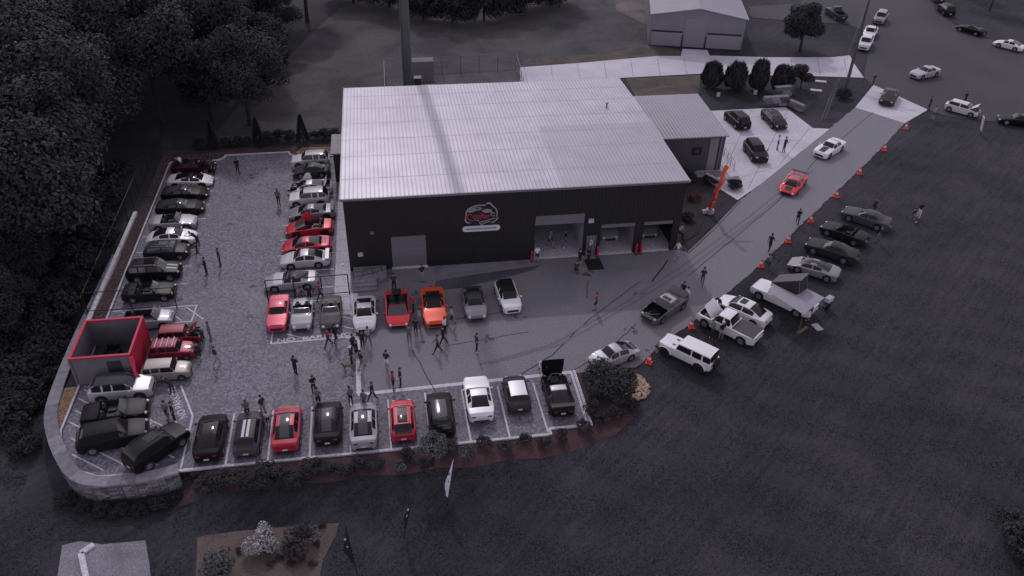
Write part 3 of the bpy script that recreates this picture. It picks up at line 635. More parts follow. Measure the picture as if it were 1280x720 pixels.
def car(kind, x, y, head, color, label, roofc=None, hoodc=None, opts=(), glass=None, group=None, z=0.0, dark_rim=False, scale=1.0, name='parked_car', cat='car', L=None, seat=None):
    T = dict(TYPES[kind]); opts = set(opts)
    if L:
        k_ = L/T['L']; T['L'] = L; T['wb'] *= k_; T['fo'] *= k_
    Ln, W, H, wb, wr = T['L'], T['W'], T['H'], T['wb'], T['wr']; c0, c1, c2, c3 = T['c']; deckp = T['deck']; sill = T.get('sill', .2); opn = T.get('open', 0) or 'open' in opts
    root = empty(name, label, cat, (x, y, z), R(head), group); root.scale = (scale,)*3
    MP = paint(color); MR = paint(roofc) if roofc else MP; MH = paint(hoodc) if hoodc else MP; MG = glass or M_glass
    fx = Ln/2-T['fo']; wheels = [fx, fx-wb]; Ra = wr*1.17
    def tx(t): return Ln/2-t*Ln
    ts = [i/26 for i in range(27)]+[c0, c1, c2, c3, .015, .985, (c0+c1)/2, c0+.3*(c1-c0), c2+.45*(c3-c2)]
    for wx in wheels:
        for a in (-1, -.92, -.72, -.4, 0, .4, .72, .92, 1): ts.append((Ln/2-(wx+a*Ra))/Ln)
    if 'bed' in T: ts += list(T['bed'])
    tb = c1+.52*(c2-c1) if kind not in ('suv', 'hatch', 'old_hatch', 'jeep') else c1+.42*(c2-c1)
    bp_ = .012*4.4/Ln
    if not opn: ts += [tb-bp_, tb+bp_]
    if kind in ('suv', 'jeep', 'old_hatch'): ts += [c1+.76*(c2-c1)-bp_, c1+.76*(c2-c1)+bp_]
    ts = sorted(t for t in ts if 0 <= t <= 1); q = [ts[0]]
    for t in ts[1:]:
        if t-q[-1] > .0045: q.append(t)
        elif any(abs(t-k) < 1e-6 for k in (c0, c1, c2, c3, 1.0)): q[-1] = t
    ts = q
    rd = T['round']
    plan = [(0, .80-.12*rd), (.035, .90-.05*rd), (.12, .97-.01*rd), (.25, 1), (.8, 1), (.93, .97-.02*rd), (.975, .92-.05*rd), (1, .84-.1*rd)]
    hips = T['hips']; bed = T.get('bed')
    rings = []
    for t in ts:
        X = tx(t); hw = W/2*lerp_pts(plan, t); zd = lerp_pts(deckp, t)
        z0 = sill+.06*ss(t, .12, 0)+.08*ss(t, .9, 1)
        for wx in wheels:
            dx = X-wx
            if abs(dx) < Ra: z0 = max(z0, wr+math.sqrt(max(0, Ra*Ra-dx*dx)))
            hw += hips*math.exp(-(dx/.5)**2)*(1.3 if wx == wheels[1] else .8)*.5
        zr = zd
        if not opn:
            if c0 <= t <= c1: k = (t-c0)/(c1-c0); zr = zd+(H-.04-zd)*(math.sin(k*math.pi/2)**(1.0) if rd > .6 else k)
            elif c1 < t <= c2: k = (t-c1)/(c2-c1); zr = H-.04+.04*math.sin(k*math.pi*.75)*1.0
            elif c2 < t < c3: k = (t-c2)/(c3-c2); z2 = H-.04+.04*math.sin(.75*math.pi); zr = z2+(zd-z2)*(k**1.45 if rd > .4 else k)
        hc = max(0, zr-zd); z0 = min(z0, zd-.06)
        wg = hw*.88; wr_ = W/2*T['rw']; r = min(1, hc/.25)
        y7 = wg*.76+(wr_-wg*.76)*r; crown = .035*(hw/(W/2))
        ins = .975 if rd > .3 else .99
        zz = lambda yy: zd+crown*(1-(yy/wg)**2)
        P_ = [(hw*.94, z0), (hw*1.0, z0+.38*(zd-z0)), (hw*.995, z0+.72*(zd-z0)), (hw*ins, zd-.035), (wg, zd)]
        y5 = wg+(y7-wg)*.5; y6 = wg+(y7-wg)*.86
        P_ += [(y5, zz(y5)+hc*.48), (y6, zz(y6)+hc*.82), (y7, zz(y7)+hc*.94), (y7*.62, zz(y7*.62)+hc*.995), (0, zz(0)+hc)]
        rings.append([(X, p[0], p[1]) for p in P_]+[(X, -p[0], p[1]) for p in P_[-2::-1]])
    nc = 19; V = [p for rg in rings for p in rg]
    regs = {}
    def put(r, f): regs.setdefault(r, []).append(f)
    hoodopen = 'hood' in opts; trunkopen = 'trunk' in opts
    for i in range(len(ts)-1):
        t = (ts[i]+ts[i+1])/2
        for j in range(18):
            b = j if j < 9 else 17-j; side = 'l' if j < 9 else 'r'
            f = (i*nc+j, i*nc+j+1, (i+1)*nc+j+1, (i+1)*nc+j); rg = 'body'
            if b >= 4:
                if opn and c0 < t < c3: continue
                if bed and bed[0] < t < bed[1] and (b >= 4): continue
                if c0 < t < c1:
                    if b >= 7: rg = 'windshield'
                    elif b in (4, 5) and t > c0+.3*(c1-c0): rg = 'side_window_f'+side
                elif c1 <= t <= c2:
                    if b >= 6: rg = 'roof'
                    elif abs(t-tb) < bp_*1.01 or (kind in ('suv', 'jeep', 'old_hatch') and abs(t-(c1+.76*(c2-c1))) < bp_*1.01): rg = 'body'
                    else: rg = 'side_window_'+('f' if t < tb else ('r' if kind not in ('suv', 'jeep', 'old_hatch') or t < c1+.76*(c2-c1) else 'q'))+side
                elif c2 < t < c3:
                    if b >= 7: rg = 'rear_window'
                    elif b in (4, 5) and t < c2+.45*(c3-c2): rg = 'side_window_'+('q' if kind in ('suv', 'jeep', 'old_hatch') else 'r')+side
                elif .035 < t < c0: rg = 'hood'
                elif c3 < t < .96: rg = 'trunk_lid'
            put(rg, f)
    put('body', tuple(range(nc-1, -1, -1))); put('body', tuple((len(ts)-1)*nc+j for j in range(nc)))
    def part(nm, faces, mat, loc=(0, 0, 0), rot=None):
        idx = sorted({k for f in faces for k in f}); mp = {k: n_ for n_, k in enumerate(idx)}
        vv = [(V[k][0]-loc[0], V[k][1]-loc[1], V[k][2]-loc[2]) for k in idx]
        o = mk(nm, vv, [tuple(mp[k] for k in f) for f in faces], mat, root, True, 38); o.location = loc
        if rot: o.rotation_euler = rot
        return o
    for rg, fs in regs.items():
        if rg == 'body': part('body', fs, MP)
        elif rg == 'hood':
            if hoodopen: part('hood', fs, MH, (tx(c0), 0, lerp_pts(deckp, c0)+.03), (0, R(-48), 0))
            elif 'fronthinge' in opts: part('hood', fs, MH, (tx(.04), 0, lerp_pts(deckp, .04)+.02), (0, R(82 if 'upright' in opts else 48), 0))
            else: part('hood', fs, MH)
        elif rg == 'trunk_lid':
            if trunkopen: part('trunk_lid', fs, MP, (tx(c3), 0, lerp_pts(deckp, c3)+.03), (0, R(62), 0))
            else: part('trunk_lid', fs, MR if 'decklid_dark' in opts else MP)
        elif rg == 'roof': part('roof', fs, MR)
        elif rg.startswith('side_window'): part('side_window', fs, MG)
        else: part(rg, fs, MG)
    # underbody, interior, engine bay
    MB().box(-Ln*.46, Ln*.46, -W*.36, W*.36, sill-.03, sill+.26).out('chassis', M_black, root)
    def tub(ta, tb_, zf, mat, nm, wk=.86):
        mb = MB(); xa, xb = tx(tb_), tx(ta); za = min(lerp_pts(deckp, ta), lerp_pts(deckp, tb_)); hw = W/2*.88*wk
        mb.add([(xa, -hw, zf), (xb, -hw, zf), (xb, hw, zf), (xa, hw, zf), (xa, -W*.44, za-.01), (xb, -W*.44, za-.01), (xb, W*.44, za-.01), (xa, W*.44, za-.01)], [(0, 1, 2, 3), (0, 4, 5, 1), (1, 5, 6, 2), (2, 6, 7, 3), (3, 7, 4, 0)])
        return mb.out(nm, mat, root)
    if hoodopen or 'fronthinge' in opts:
        tub(.05, c0, .5, M_black, 'engine_bay'); e = MB(); xm = tx(c0*.55); e.box(xm-.35, xm+.35, -.3, .3, .5, .74); e.box(xm-.3, xm+.3, -.24, -.1, .74, .8); e.box(xm-.3, xm+.3, .1, .24, .74, .8); e.box(xm+.2, xm+.5, .35, .6, .5, .72); e.out('engine', pbr('engine_metal', gv(.09), .4, .6, noise=(9, .6)), root)
        tube = MB(); tube.tube([(xm+.6, -.5, .72), (xm+.55, .1, .8), (xm-.1, .5, .76)], .05, 6); tube.out('hose', M_trim, root)
    if trunkopen: tub(c3, .95, .5, M_tub, 'trunk')
    if opn:
        tub(c0, c3, .38, M_tub, 'interior')
        sx = tx(c1+.45*(c3-c1)) if kind == 'convertible' else tx((c1+c3)/2+.02); ms = seat or M_seat
        for sgn in (-1, 1):
            s1 = MB(); s1.box(-.25, .28, -.24, .24, .38, .58); s1.box(-.36, -.2, -.24, .24, .5, 1.0, Matrix.Rotation(R(-10), 4, 'Y')); s1.box(-.5, -.4, -.13, .13, 1.0, 1.15); o = s1.out('seat', ms, root); o.location = (sx, sgn*W*.215, 0)
        if kind == 'convertible': MB().box(sx-1.25, sx-.72, -W*.33, W*.33, .5, .9).out('rear_bench', ms, root)
        MB().box(tx(c0)-.28, tx(c0)-.02, -W*.4, W*.4, .6, lerp_pts(deckp, c0)-.02).out('dashboard', M_black, root)
        st = MB(); st.lathe([(.17, 0), (.19, .015), (.17, .03), (.15, .015), (.17, 0)], 14, Matrix.Translation((tx(c0)-.42, W*.215, .82)) @ Matrix.Rotation(R(65), 4, 'Y')); st.out('steering_wheel', M_black, root)
        xa, xb = tx(c0), tx(c1); za = lerp_pts(deckp, c0)+.03
        wv = []; yb_ = W*.40; yt = W*.33
        for (xx, yy, zz_) in ((xa, yb_, za), (xb, yt, H-.02)): wv += [(xx, yy, zz_), (xx+.06, yy*.4, zz_+.015), (xx+.06, -yy*.4, zz_+.015), (xx, -yy, zz_)]
        mk('windshield', wv, [(0, 1, 5, 4), (1, 2, 6, 5), (2, 3, 7, 6)], M_glassl, root)
        fr = MB(); fr.tube([(xa, yb_, za), (xb, yt, H), (xb+.06, yt*.4, H+.01), (xb+.06, -yt*.4, H+.01), (xb, -yt, H), (xa, -yb_, za)], .025, 6); fr.out('windshield_frame', M_chrome if 'chrome' in opts else MP, root)
        if 'hoops' in opts:
            hp = MB()
            for sgn in (-1, 1): hp.tube([(sx-.55, sgn*W*.215-.2, .85), (sx-.5, sgn*W*.215-.14, 1.12), (sx-.5, sgn*W*.215+.14, 1.12), (sx-.55, sgn*W*.215+.2, .85)], .03, 6)
            hp.out('roll_hoop', M_black, root)
    if bed:
        tub(bed[0], bed[1], .62, M_tub, 'bed', .95)
        if 'bedcover' in opts:
            xa, xb = tx(bed[1])-.02, tx(bed[0])+.02; MB().box(xa, xb, -W*.44, W*.44, 1.165, 1.205).out('bed_cover', pbr('bed_cover', gv(.05), .6), root)
    # lights, grille, plate, mirrors
    zh = lerp_pts(deckp, .05)
    for sgn in (-1, 1):
        hl = MB(); hwn = W/2*(lerp_pts(plan, .05)); sz = (.13, .15, .075) if kind not in ('jeep', 'old_hatch', 'old_sedan') else (.07, .1, .1)
        hl.ell((tx(.035 if kind != 'jeep' else .004), sgn*hwn*.74, zh-.09), sz, 10, 6, Matrix.Rotation(R(25) if rd > .6 else 0, 4, 'Y')); hl.out('headlight', M_head, root, True)
        tl = MB(); hwr = W/2*lerp_pts(plan, 1); zt = lerp_pts(deckp, .985)-.13
        tl.box(-Ln/2-.02, -Ln/2+.12, sgn*hwr*.75-.14, sgn*hwr*.75+.14, zt-.06, zt+.05); tl.out('taillight', M_tail, root)
        mr = MB(); mx_ = tx(c0+.35*(c1-c0)); mr.ell((mx_, sgn*(W/2+.09), lerp_pts(deckp, c0)+.06), (.07, .11, .075), 8, 5); mr.out('mirror', MP if 'blackmirror' not in opts else M_black, root, True)
    zg = (sill+zh)/2-.02
    MB().box(Ln/2-.05, Ln/2+.012, -W*.27, W*.27, zg-.12, zg+.1).out('grille', M_black, root)
    MB().box(-Ln/2-.012, -Ln/2+.05, -W*.3, W*.3, sill+.1, sill+.22).out('diffuser', M_black, root)
    MB().box(-Ln/2-.022, -Ln/2+.0, -.17, .17, sill+.27, sill+.4).out('license_plate', M_plate, root)
    # wheels
    tm, rm = wheel_meshes(wr, dark_rim)
    for wx in wheels:
        for sgn in (-1, 1):
            hw = W/2*1.0-.10
            t_ = obj('wheel', tm, root, (wx, sgn*hw, wr), (0, 0, 0 if sgn > 0 else math.pi))
            r_ = obj('rim', rm, t_)
    # extras
    if 'spoiler' in opts:
        sp = MB(); zt = lerp_pts(deckp, .95); sp.box(-Ln/2+.05, -Ln/2+.38, -W*.46, W*.46, zt+.22, zt+.255)
        for sgn in (-1, 1): sp.box(-Ln/2+.15, -Ln/2+.3, sgn*W*.3-.02, sgn*W*.3+.02, zt-.02, zt+.22)
        sp.out('spoiler', MP if 'spoilerpaint' in opts else M_black, root)
    if 'stripes' in opts:
        stp = MB()
        for (ta, tb_) in ((c1+.02, c2-.02),):
            for sgn in (-1, 1):
                v = []
                for k in range(5):
                    t = ta+(tb_-ta)*k/4; kk = (t-c1)/(c2-c1); zr = H-.04+.04*math.sin(kk*math.pi*.75)+.048
                    v += [(tx(t), sgn*.15-.09, zr), (tx(t), sgn*.15+.09, zr)]
                stp.add(v, [(2*k, 2*k+1, 2*k+3, 2*k+2) for k in range(4)])
        stp.out('roof_stripe', M_plate, root)
    if 'hoodstripes' in opts:
        stp = MB()
        for sgn in (-1, 1):
            v = []
            for k in range(6):
                t = .06+(c0-.08)*k/5; v += [(tx(t), sgn*.24-.08, lerp_pts(deckp, t)+.043), (tx(t), sgn*.24+.08, lerp_pts(deckp, t)+.043)]
            stp.add(v, [(2*k, 2*k+1, 2*k+3, 2*k+2) for k in range(5)])
        stp.out('hood_stripe', M_plate, root)
    if 'hoodpanel' in opts:
        v = []
        for k in range(6):
            t = .07+(c0-.09)*k/5; v += [(tx(t), -.36, lerp_pts(deckp, t)+.04), (tx(t), .36, lerp_pts(deckp, t)+.04)]
        mk('hood_decal', v, [(2*k, 2*k+1, 2*k+3, 2*k+2) for k in range(5)], M_black, root)
    if 'sunroof' in opts:
        xa, xb = tx(c1+.55*(c2-c1)), tx(c1+.12*(c2-c1)); MB().box(xa, xb, -W*.2, W*.2, H-.02, H+.047).out('sunroof', M_glass, root)
    if 'glassroof' in opts:
        v = []
        for k in range(9):
            t = c0+.05+(c3-c0-.07)*k/8
            zd = lerp_pts(deckp, t)
            if t <= c1: kk = (t-c0)/(c1-c0); zr = zd+(H-.04-zd)*(math.sin(kk*math.pi/2) if rd > .6 else kk)
            elif t <= c2: kk = (t-c1)/(c2-c1); zr = H-.04+.04*math.sin(kk*math.pi*.75)
            else: kk = (t-c2)/(c3-c2); z2 = H-.04+.04*math.sin(.75*math.pi); zr = z2+(zd-z2)*(kk**1.45 if rd > .4 else kk)
            yw = W/2*T['rw']*.93; v += [(tx(t), -yw, zr-.012), (tx(t), -yw*.5, zr+.04), (tx(t), 0, zr+.05), (tx(t), yw*.5, zr+.04), (tx(t), yw, zr-.012)]
        mk('glass_roof', v, [(5*k+j, 5*k+j+1, 5*k+6+j, 5*k+5+j) for k in range(8) for j in range(4)], M_glassl if 'palegl' in opts else M_glass, root, True)
    if 'rails' in opts:
        rl = MB()
        for sgn in (-1, 1):
            xa, xb = tx(c1+.05*(c2-c1)), tx(c1+.95*(c2-c1)); yy = sgn*W/2*T['rw']*.95
            rl.tube([(xa, yy, H-.06), (xa-.1, yy, H+.05), (xb+.1, yy, H+.05), (xb, yy, H-.06)], .022, 6)
        rl.out('roof_rail', M_chrome if 'chromerail' in opts else M_black, root)
    if 'rack' in opts:
        rl = MB()
        for k in range(4):
            X = tx(c1+(.12+.24*k)*(c2-c1)); rl.box(X-.035, X+.035, -W/2*T['rw'], W/2*T['rw'], H+.03, H+.08)
        rl.out('roof_bar', M_plate, root)
    if 'engine_cover' in opts:
        MB().box(tx(c3+.16), tx(c3-.02 if opn else c2+.06), -W*.2, W*.2, lerp_pts(deckp, c3)+.0, lerp_pts(deckp, c3)+.06).out('engine_cover', M_black, root)
    if 'rear_louvre' in opts:
        lv = MB()
        for k in range(3):
            t = c3+.02+.03*k; lv.box(tx(t)-.03, tx(t)+.03, -W*.26, W*.26, lerp_pts(deckp, t)+.03, lerp_pts(deckp, t)+.06)
        lv.out('engine_grille', M_black, root)
    if 'wing_door' in opts:                       # upswung butterfly door on the far side
        for sgn in (-1, 1) if 'both' in opts else (1,):
            d = MB(); d.add([(.55, 0, 0), (-.55, 0, 0), (-.35, .1, .55), (-.1, .22, .95), (.3, .2, .8)], [(0, 1, 2, 3, 4), (4, 3, 2, 1, 0)])
            d2 = d.out('door', MP, root); d2.location = (tx(c1), -sgn*W*.42 if head > 90 or head < -90 else sgn*W*.42, lerp_pts(deckp, c1)); d2.rotation_euler = (R(25), R(-18), 0)
    if 'flares' in opts:
        for wx in wheels:
            for sgn in (-1, 1):
                fl = MB(); pts = [(wx+Ra*1.12*math.cos(R(a)), sgn*(W/2+.10), wr+Ra*1.12*math.sin(R(a))) for a in range(0, 181, 20)]
                v = []
                for p in pts: v += [p, (p[0], sgn*(W/2-.2), p[2]), ]
                fl.add(v, [(2*k, 2*k+1, 2*k+3, 2*k+2) for k in range(len(pts)-1)]); fl.out('fender_flare', MP, root)
        sw = obj('spare_wheel', tm, root, (-Ln/2-.13, 0, 1.0), (0, 0, math.pi/2)); obj('rim', rm, sw)
        MB().box(Ln/2-.02, Ln/2+.2, -W*.5, W*.5, .5, .66).out('bumper', M_black, root); MB().box(-Ln/2-.15, -Ln/2, -W*.48, W*.48, .5, .66).out('bumper', M_black, root)
        for sgn in (-1, 1): MB().box(tx(.25)-.12, tx(.25)+.12, sgn*.36-.06, sgn*.36+.06, 1.2, 1.225).out('hood_vent', M_black, root)
    return root
WHITE = (.78, .765, .80); SILVER = (.40, .385, .43); GREY = (.16, .153, .175); DGREY = (.055, .053, .062); BLACK = (.010, .0095, .0115); RED = (.58, .018, .045); PINKRED = (.60, .045, .10); DRED = (.26, .014, .035); ORANGE = (.80, .085, .03); LGREY = (.26, .25, .28); TAN = (.33, .29, .25)
LG = 'cars parked in the left column of the paved lot'; RG = 'cars parked along the workshop side walk'; FG = 'cars parked in front of the workshop'; BG = 'cars parked along the front kerb'; GG = 'cars parked on the grass by the driveway'
# left column, noses to +X
car('sports', -16.7, 21.2, 0, (.045, .008, .014), 'dark maroon car with raised hood in the stall by the gravel corner', opts=('hood',), group=LG)
car('supercar', -16.5, 18.1, 0, WHITE, 'white sports car with black roof beside the maroon car', roofc=BLACK, group=LG, dark_rim=True)
car('sports', -16.6, 15.35, 0, BLACK, 'black sports coupe beside the white black-roofed sports car', group=LG, dark_rim=True, glass=M_glassl)
car('sports', -16.6, 12.55, 0, (.016, .015, .018), 'glossy black coupe with pale windshield beside the silver open car', group=LG, glass=M_glassl, dark_rim=True)
car('convertible', -16.75, 9.6, 0, (.30, .29, .32), 'silver open car with dark rear deck in the left column', group=LG, L=4.3)
car('rear_coupe', -16.4, 6.85, 0, WHITE, 'white rear-engined coupe with dark windows in the left column', group=LG)
car('hatch', -16.4, 4.4, 0, (.022, .022, .026), 'dark small hatchback with roof rails next to the white rear-engined coupe', opts=('rails', 'chromerail', 'sunroof'), group=LG, glass=M_glassl)
car('suv', -16.85, 1.15, 0, BLACK, 'black compact crossover with white hood stripes', opts=('hoodstripes', 'rails', 'chromerail', 'sunroof'), group=LG, glass=M_glassl)
car('convertible', -16.7, -1.8, 0, (.018, .017, .02), 'black open convertible beside the black fence panel', group=LG, L=4.2)
car('hatch', -16.0, -5.7, 0, (.33, .325, .35), 'silver open-top hatchback behind the roofless red container', opts=('open',), group=LG)
car('old_hatch', -13.15, -8.15, 0, DRED, 'red vintage hatchback with its hood propped up', opts=('hood',), group=LG)
car('old_hatch', -13.4, -9.95, 0, (.30, .016, .04), 'red vintage hatchback with pale roof rack bars', opts=('rack',), group=LG)
car('old_hatch', -13.4, -12.3, 0, TAN, 'tan vintage estate with pale roof', roofc=(.42, .38, .34), group=LG, L=3.45)
car('suv', -16.2, -13.95, 1, (.48, .47, .5), 'silver wagon with dark roof under the red container post', roofc=(.05, .05, .06), hoodc=WHITE, group=LG, L=4.3)
car('convertible', -16.1, -16.35, 5, BLACK, 'black convertible with open top on the hatched corner', group=LG, L=4.4)
car('suv', -15.7, -18.75, 11, (.014, .0135, .016), 'black boxy wagon on the hatched corner beside the convertible', group=LG, L=4.5)
fa = G(222, 549); ra = G(174, 583)
car('suv', (fa[0]+ra[0])/2, (fa[1]+ra[1])/2, math.degrees(math.atan2(fa[1]-ra[1], fa[0]-ra[0])), (.009, .009, .011), 'black crossover with sunroof parked askew by the curved wall', opts=('sunroof', 'rails'), group=LG, L=4.3)
# right column, noses to -X
car('suv', -4.4, 21.15, 180, (.62, .61, .64), 'white crossover with dark roof by the orange gravel corner', roofc=(.12, .12, .13), group=RG, L=4.1)
car('rear_coupe', -4.2, 18.9, 180, (.05, .05, .055), 'dark grey low coupe between two white cars', group=RG, L=4.0)
car('supercar', -4.2, 15.2, 180, WHITE, 'white supercar with hood, door and engine lid raised', opts=('fronthinge', 'wing_door', 'trunk'), group=RG, dark_rim=True)
car('suv', -4.15, 12.7, 180, (.66, .65, .68), 'white crossover with grey roof beside the open white supercar', roofc=(.2, .2, .22), group=RG, L=4.0)
car('supercar', -3.8, 10.15, 180, LGREY, 'light grey supercar with white rear wing', opts=('spoiler',), group=RG, dark_rim=True)
car('supercar', -3.9, 7.2, 180, RED, 'bright red supercar with upswung door', opts=('wing_door', 'open'), group=RG, dark_rim=True)
car('supercar', -4.0, 4.1, 180, (.56, .022, .06), 'red mid-engined coupe with glass engine cover', opts=('rear_louvre',), group=RG, dark_rim=True)
car('rear_coupe', -4.0, 1.7, 180, (.52, .51, .54), 'pale silver rear-engined coupe with dark engine grille', opts=('rear_louvre', 'spoiler', 'spoilerpaint'), group=RG)
car('sports', -5.05, -1.6, 180, (.38, .375, .41), 'silver sports car with dark targa roof behind the black fence panel', roofc=BLACK, group=RG)
# front row, noses to the camera side
car('old_sedan', -5.75, -6.15, -90, PINKRED, 'pinkish red boxy old sedan on the no parking lettering', group=FG)
car('roadster', -3.8, -6.35, -90, (.33, .325, .35), 'silver grey vintage roadster beside the boxy red sedan', opts=('chrome',), group=FG)
car('roadster', -1.5, -6.45, -90, (.085, .083, .092), 'dark grey vintage roadster with tan seats', opts=('chrome',), group=FG, L=4.3, seat=M_tan)
car('rear_coupe', 1.25, -6.95, -90, (.62, .61, .64), 'silver white rear-engined coupe beside the hatched box', group=FG)
car('supercar', 3.95, -6.65, -90, (.72, .03, .05), 'red open supercar with black engine cover and twin hoops', opts=('open', 'hoops', 'engine_cover'), group=FG)
car('muscle', 6.95, -6.9, -90, ORANGE, 'orange red sedan with black roof', roofc=BLACK, group=FG)
car('rear_coupe', 10.4, -6.6, -90, (.15, .145, .165), 'grey coupe with dark rear deck', hoodc=(.24, .235, .26), roofc=(.05, .05, .055), opts=('decklid_dark',), group=FG, glass=M_glass)
car('hatch', 13.35, -6.2, -86, WHITE, 'white small hatchback with black roof in front of the workshop', roofc=BLACK, group=FG, L=4.0)
# front kerb row, noses to the building
car('sedan', -9.2, -19.65, 90, (.010, .0095, .012), 'black sedan with full glass roof by the hatched corner', opts=('glassroof',), group=BG, L=4.20)
car('hatch', -6.7, -19.62, 90, (.07, .068, .077), 'dark grey hatchback with two white roof stripes', opts=('stripes',), group=BG, roofc=(.02, .02, .024), L=3.95)
car('sedan', -4.15, -19.48, 90, (.40, .016, .04), 'red sedan with full glass roof', opts=('glassroof', 'palegl'), group=BG, L=4.15)
car('sedan', -1.35, -19.30, 90, (.016, .0155, .019), 'black sedan with pale reflecting glass roof', opts=('glassroof', 'palegl'), group=BG, L=4.00)
car('sedan', 1.1, -19.85, 90, (.34, .33, .36), 'silver sedan with full glass roof', opts=('glassroof', 'palegl'), group=BG, L=4.20)
car('hatch', 3.8, -19.73, 90, (.48, .02, .035), 'red small hatchback with black window surround and sunroof', opts=('sunroof', 'glassroof'), group=BG, L=3.75)
car('suv', 6.5, -19.58, 90, (.012, .0115, .014), 'black crossover with long glass roof behind the little kerb tree', opts=('glassroof', 'palegl'), group=BG, L=4.05)
car('muscle', 9.35, -18.22, 90, WHITE, 'white coupe in the kerb row', group=BG, L=4.35)
car('hatch', 12.2, -18.07, 90, (.05, .05, .056), 'dark small hatchback with white roof', roofc=WHITE, group=BG, L=3.45)
car('sports', 15.2, -18.45, 90, (.009, .009, .011), 'black sports coupe with hood up, white roof panel and rear wing', roofc=(.6, .59, .62), opts=('fronthinge', 'upright', 'spoiler'), group=BG, L=4.30)
def car2(kind, f, r, *a, **k):
    fa = G(*f); ra = G(*r)
    return car(kind, (fa[0]+ra[0])/2, (fa[1]+ra[1])/2, math.degrees(math.atan2(fa[1]-ra[1], fa[0]-ra[0])), *a, **k)
# driveway and grass
car2('old_coupe', (740, 460), (793, 440), (.42, .41, .45), 'silver vintage rear-engined coupe beside the round bush', opts=('rear_louvre',))
car2('muscle', (806, 406), (853, 374), (.12, .117, .13), 'dark grey coupe with hood off and trunk lid raised on the driveway', opts=('hood', 'trunk', 'sunroof'), roofc=(.42, .41, .44), glass=M_glassl)
car2('jeep', (832, 437), (886, 463), WHITE, 'white boxy four-door off-roader at the grass edge', opts=('flares',), group=GG, dark_rim=True)
car2('pickup', (882, 401), (938, 428), WHITE, 'white pickup with raised hood and dark bed cover', opts=('hood', 'bedcover'), group=GG, cat='pickup', name='parked_pickup', L=5.3)
car2('sedan', (903, 383), (952, 406), WHITE, 'white sedan with sunroof behind the white pickup', opts=('sunroof',), group=GG)
tent_truck = car2('pickup', (944, 365), (1012, 396), WHITE, 'white pickup carrying a rooftop tent and awning', group=GG, cat='pickup', name='parked_pickup', L=5.6)
car2('supercar', (987, 331), (1045, 350), (.22, .215, .235), 'grey low supercar with dark glass beside the tent pickup', group=GG, opts=('glassroof',))
car2('muscle', (1013, 311), (1063, 327), (.032, .031, .036), 'dark grey muscle coupe with long flat hood between the grey supercar and open black car', group=GG)
car2('convertible', (1030, 288), (1078, 306), (.020, .0195, .023), 'black open sports car with its door swung out on the grass', group=GG, L=4.5)
car2('muscle', (1056, 270), (1107, 287), (.075, .073, .082), 'grey muscle coupe at the far end of the grass row', group=GG)
car2('supercar', (981, 246), (999, 224), (.70, .04, .06), 'red mid-engined sports car with dark center stripe driving in', opts=('hoodpanel', 'spoiler'), cat='car', name='car')
car2('muscle', (1020, 200), (1050, 182), WHITE, 'white muscle coupe with black hood panel on the driveway', opts=('hoodpanel',), name='car')
car2('muscle', (1104, 138), (1115, 115), (.03, .029, .033), 'dark sports coupe on the pale driveway apron', name='car', glass=M_glassl)
car2('muscle', (1139, 99), (1170, 92), (.42, .41, .45), 'silver coupe turning on the street', name='car')
car2('hatch', (1220, 146), (1183, 136), (.66, .65, .68), 'white small hatchback with raised hood on the street verge', opts=('hood',), L=4.1)
car2('sports', (1248, 152), (1292, 158), BLACK, 'black coupe at the verge beyond the leaning sign')
car2('suv', (911, 147), (930, 164), BLACK, 'black crossover nose-in on the side lot', opts=('rails',), L=4.4)
car2('sedan', (976, 164), (957, 145), (.028, .027, .031), 'dark grey sedan beside the stone block wall', glass=M_glassl)
car2('suv', (953, 208), (934, 183), (.022, .020, .026), 'dark purple hatchback on the side lot near the railing', L=4.3)
SG = 'cars parked along the far street'
car2('suv', (1095, 34), (1104, 20), (.22, .215, .24), 'silver wagon parked along the far street behind two white cars', group=SG)
car2('sedan', (1083, 52), (1090, 38), (.7, .69, .72), 'white sedan parked behind the white crossover by the wooden pole', group=SG, L=4.3)
car2('suv', (1077, 66), (1084, 52), (.66, .65, .68), 'white crossover by the wooden utility pole', group=SG)
car2('pickup', (1036, 17), (1052, 27), DGREY, 'dark pickup in the far driveway behind the dense tree', group=SG, cat='pickup', name='parked_pickup', L=5.0)
car2('suv', (1172, 8), (1191, 25), (.016, .016, .019), 'black crossover nearest the street bend', group=SG, L=4.7)
car2('suv', (1160, -6), (1178, 6), (.06, .06, .066), 'dark crossover cut by the top of the street', group=SG)
car2('sports', (1196, 36), (1229, 46), (.012, .012, .014), 'black sports coupe between crossover and white coupe on the far street', group=SG, L=4.6)
car2('rear_coupe', (1242, 56), (1278, 65), WHITE, 'white coupe parked last on the far street curve', group=SG)
# inside the garage
car('sports', 24.5, 4.2, -90, (.36, .35, .38), 'silver car inside the middle garage bay')
car('sports', 28.4, 4.2, -90, (.30, .29, .32), 'silver car inside the end garage bay', glass=M_glassl)

